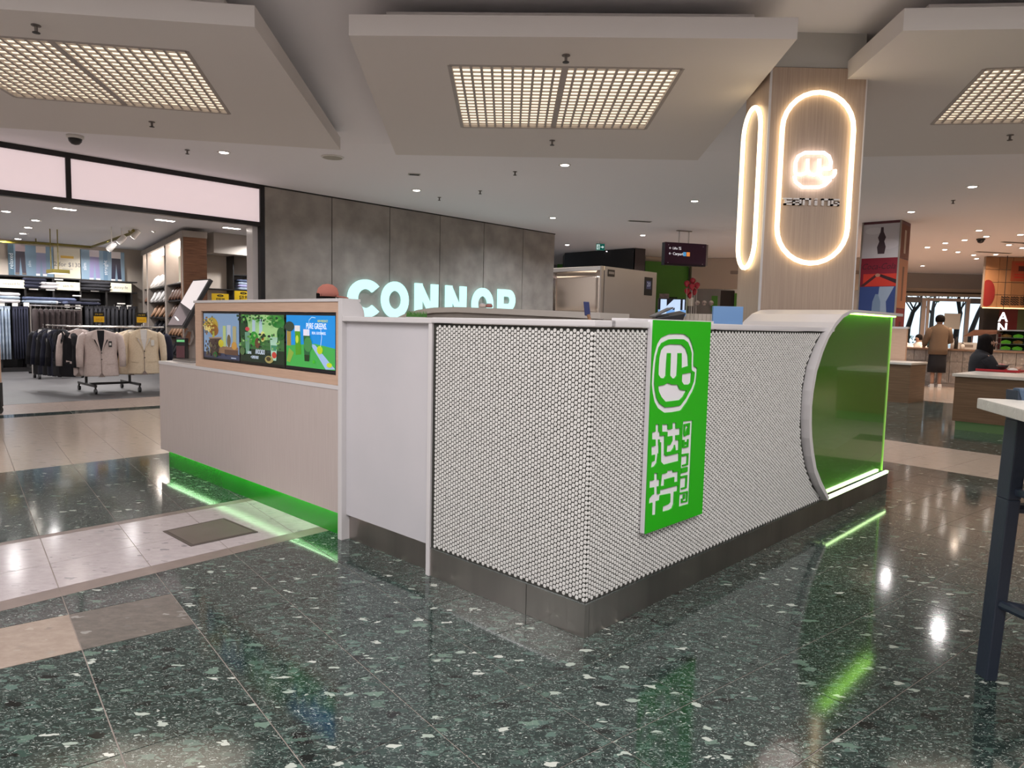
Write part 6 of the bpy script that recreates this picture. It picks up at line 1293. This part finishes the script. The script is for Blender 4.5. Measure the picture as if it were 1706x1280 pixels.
def lw2(pa, pb, wa, wb, nm='leg', dy=.035):
    pa, pb = Vector(pa), Vector(pb); MB().hexa([pa+Vector((-wa, -dy, 0)), pa+Vector((wa, -dy, 0)), pa+Vector((wa, dy, 0)), pa+Vector((-wa, dy, 0))], [pb+Vector((-wb, -dy, 0)), pb+Vector((wb, -dy, 0)), pb+Vector((wb, dy, 0)), pb+Vector((-wb, dy, 0))]).build(nm, navyp, stl, .006)
O = Vector((1.89, 2.70, 0))
f0 = PY(1642, 1133, 2.70)-O; f1 = PY(1680, 830, 2.75)-O; f2 = PY(1697, 700, 2.78)-O; f3 = PY(1698, 650, 2.80)-O
f0.z = 0
lw2(f0, f1, .022, .026); lw2(f1, f2, .026, .030); lw2(f2, f3, .030, .030, 'back_post')
sx = .42
lw2((f0.x+sx+.12, 0, 0), (f1.x+sx, .05, f1.z), .022, .026); lw2((f1.x+sx, .05, f1.z), (f2.x+sx-.05, .08, f3.z), .026, .028, 'back_post')
lw2((f0.x+.12, -.50, 0), (f1.x+.06, -.42, .74), .022, .026); lw2((f0.x+sx+.2, -.50, 0), (f1.x+sx+.06, -.42, .74), .022, .026)
m = MB(); sz = .76
m.hexa([(f1.x+.03, -.44, sz-.02), (f1.x+sx+.08, -.44, sz-.02), (f1.x+sx+.02, .03, sz-.03), (f1.x+.0, .03, sz-.03)], [(f1.x+.03, -.44, sz+.01), (f1.x+sx+.08, -.44, sz+.01), (f1.x+sx+.02, .03, sz), (f1.x+.0, .03, sz)]); m.build('seat', navyp, stl, .01)
zb2 = f2.z
m = MB(); m.hexa([(f2.x+.02, .04, f2.z-.05), (f2.x+sx-.06, .04, f2.z-.05), (f2.x+sx-.06, .08, f2.z-.05), (f2.x+.02, .08, f2.z-.05)], [(f3.x-.03, .06, f3.z+.01), (f3.x+sx-.02, .06, f3.z+.01), (f3.x+sx-.02, .10, f3.z+.01), (f3.x-.03, .10, f3.z+.01)]); m.build('backrest', mat('blue_stool_back', (.05, .08, .13), .45, bump=(60, .05)), stl, .01)
MB().tube([(f0.x+.03, .0, .30), (f0.x+.12, .0, .285), (f0.x+.30, .02, .22), (f0.x+.5, .02, .285), (f0.x+.54, .02, .30)], .020, 8).build('front_stretcher', navyp, stl, smooth=True)
MB().tube([(f0.x+.03, .0, .30), (f0.x+.12, -.45, .30)], .018, 8).build('side_stretcher', navyp, stl); MB().tube([(f0.x+.52, .0, .30), (f0.x+.62, -.45, .30)], .018, 8).build('side_stretcher', navyp, stl)
MB().tube([(f1.x+.02, .05, f1.z-.04), (f1.x+sx, .05, f1.z-.04)], .022, 8).build('back_rail', navyp, stl)
# garment rack foot at the left edge of the shop front
le = kthing('edge_display', 'dark display stand foot cut by the left edge of the frame', 'display stand', 0, 0)
p = PZ(-4, 690); q = PZ(3, 690); le.location = p; le.rotation_euler = (0, 0, 0)
B('post', (-.05, 0, .10, .045, .05, .42), blackpl, le); B('board', (-.05, 0, .42, .035, .05, .95), warmwood, le); 
o = MB().lathe([(.01, -.02), (.05, -.02), (.05, .02), (.01, .02)], n=14).build('wheel', blackpl, le); o.location = (.01, .02, .05); o.rotation_euler = (0, pi/2, 0)
B('bracket', (-.03, 0, .05, .04, .04, .11), black, le)
# floor access cover
cx = [PZ(*q) for q in ((271, 886), (373, 864), (430, 887), (318, 911))]
fcv = thing('floor_box_cover', 'brownish metal floor access cover set in the white stone band', 'floor cover', (0, 0, 0))
MB().prism([p+Vector((0, 0, .0004)) for p in cx], (0, 0, .003)).build('frame', mat('cover_frame', (.12, .10, .09), .5, .5), fcv)
cc = sum(cx, Vector())/4
MB().prism([cc+(p-cc)*.90+Vector((0, 0, .0034)) for p in cx], (0, 0, .0015)).build('lid', plate, fcv)
# ------------------------------------------------------------------ final: working units to metres
bpy.context.view_layer.update()
for me in bpy.data.meshes: me.transform(Matrix.Scale(S, 4))
for o in SC.objects:
    o.location = o.location*S
    if o.type == 'LIGHT':
        pass
for l in bpy.data.lights:
    l.size *= S
    if l.shape == 'RECTANGLE': l.size_y *= S
    l.energy *= S*S
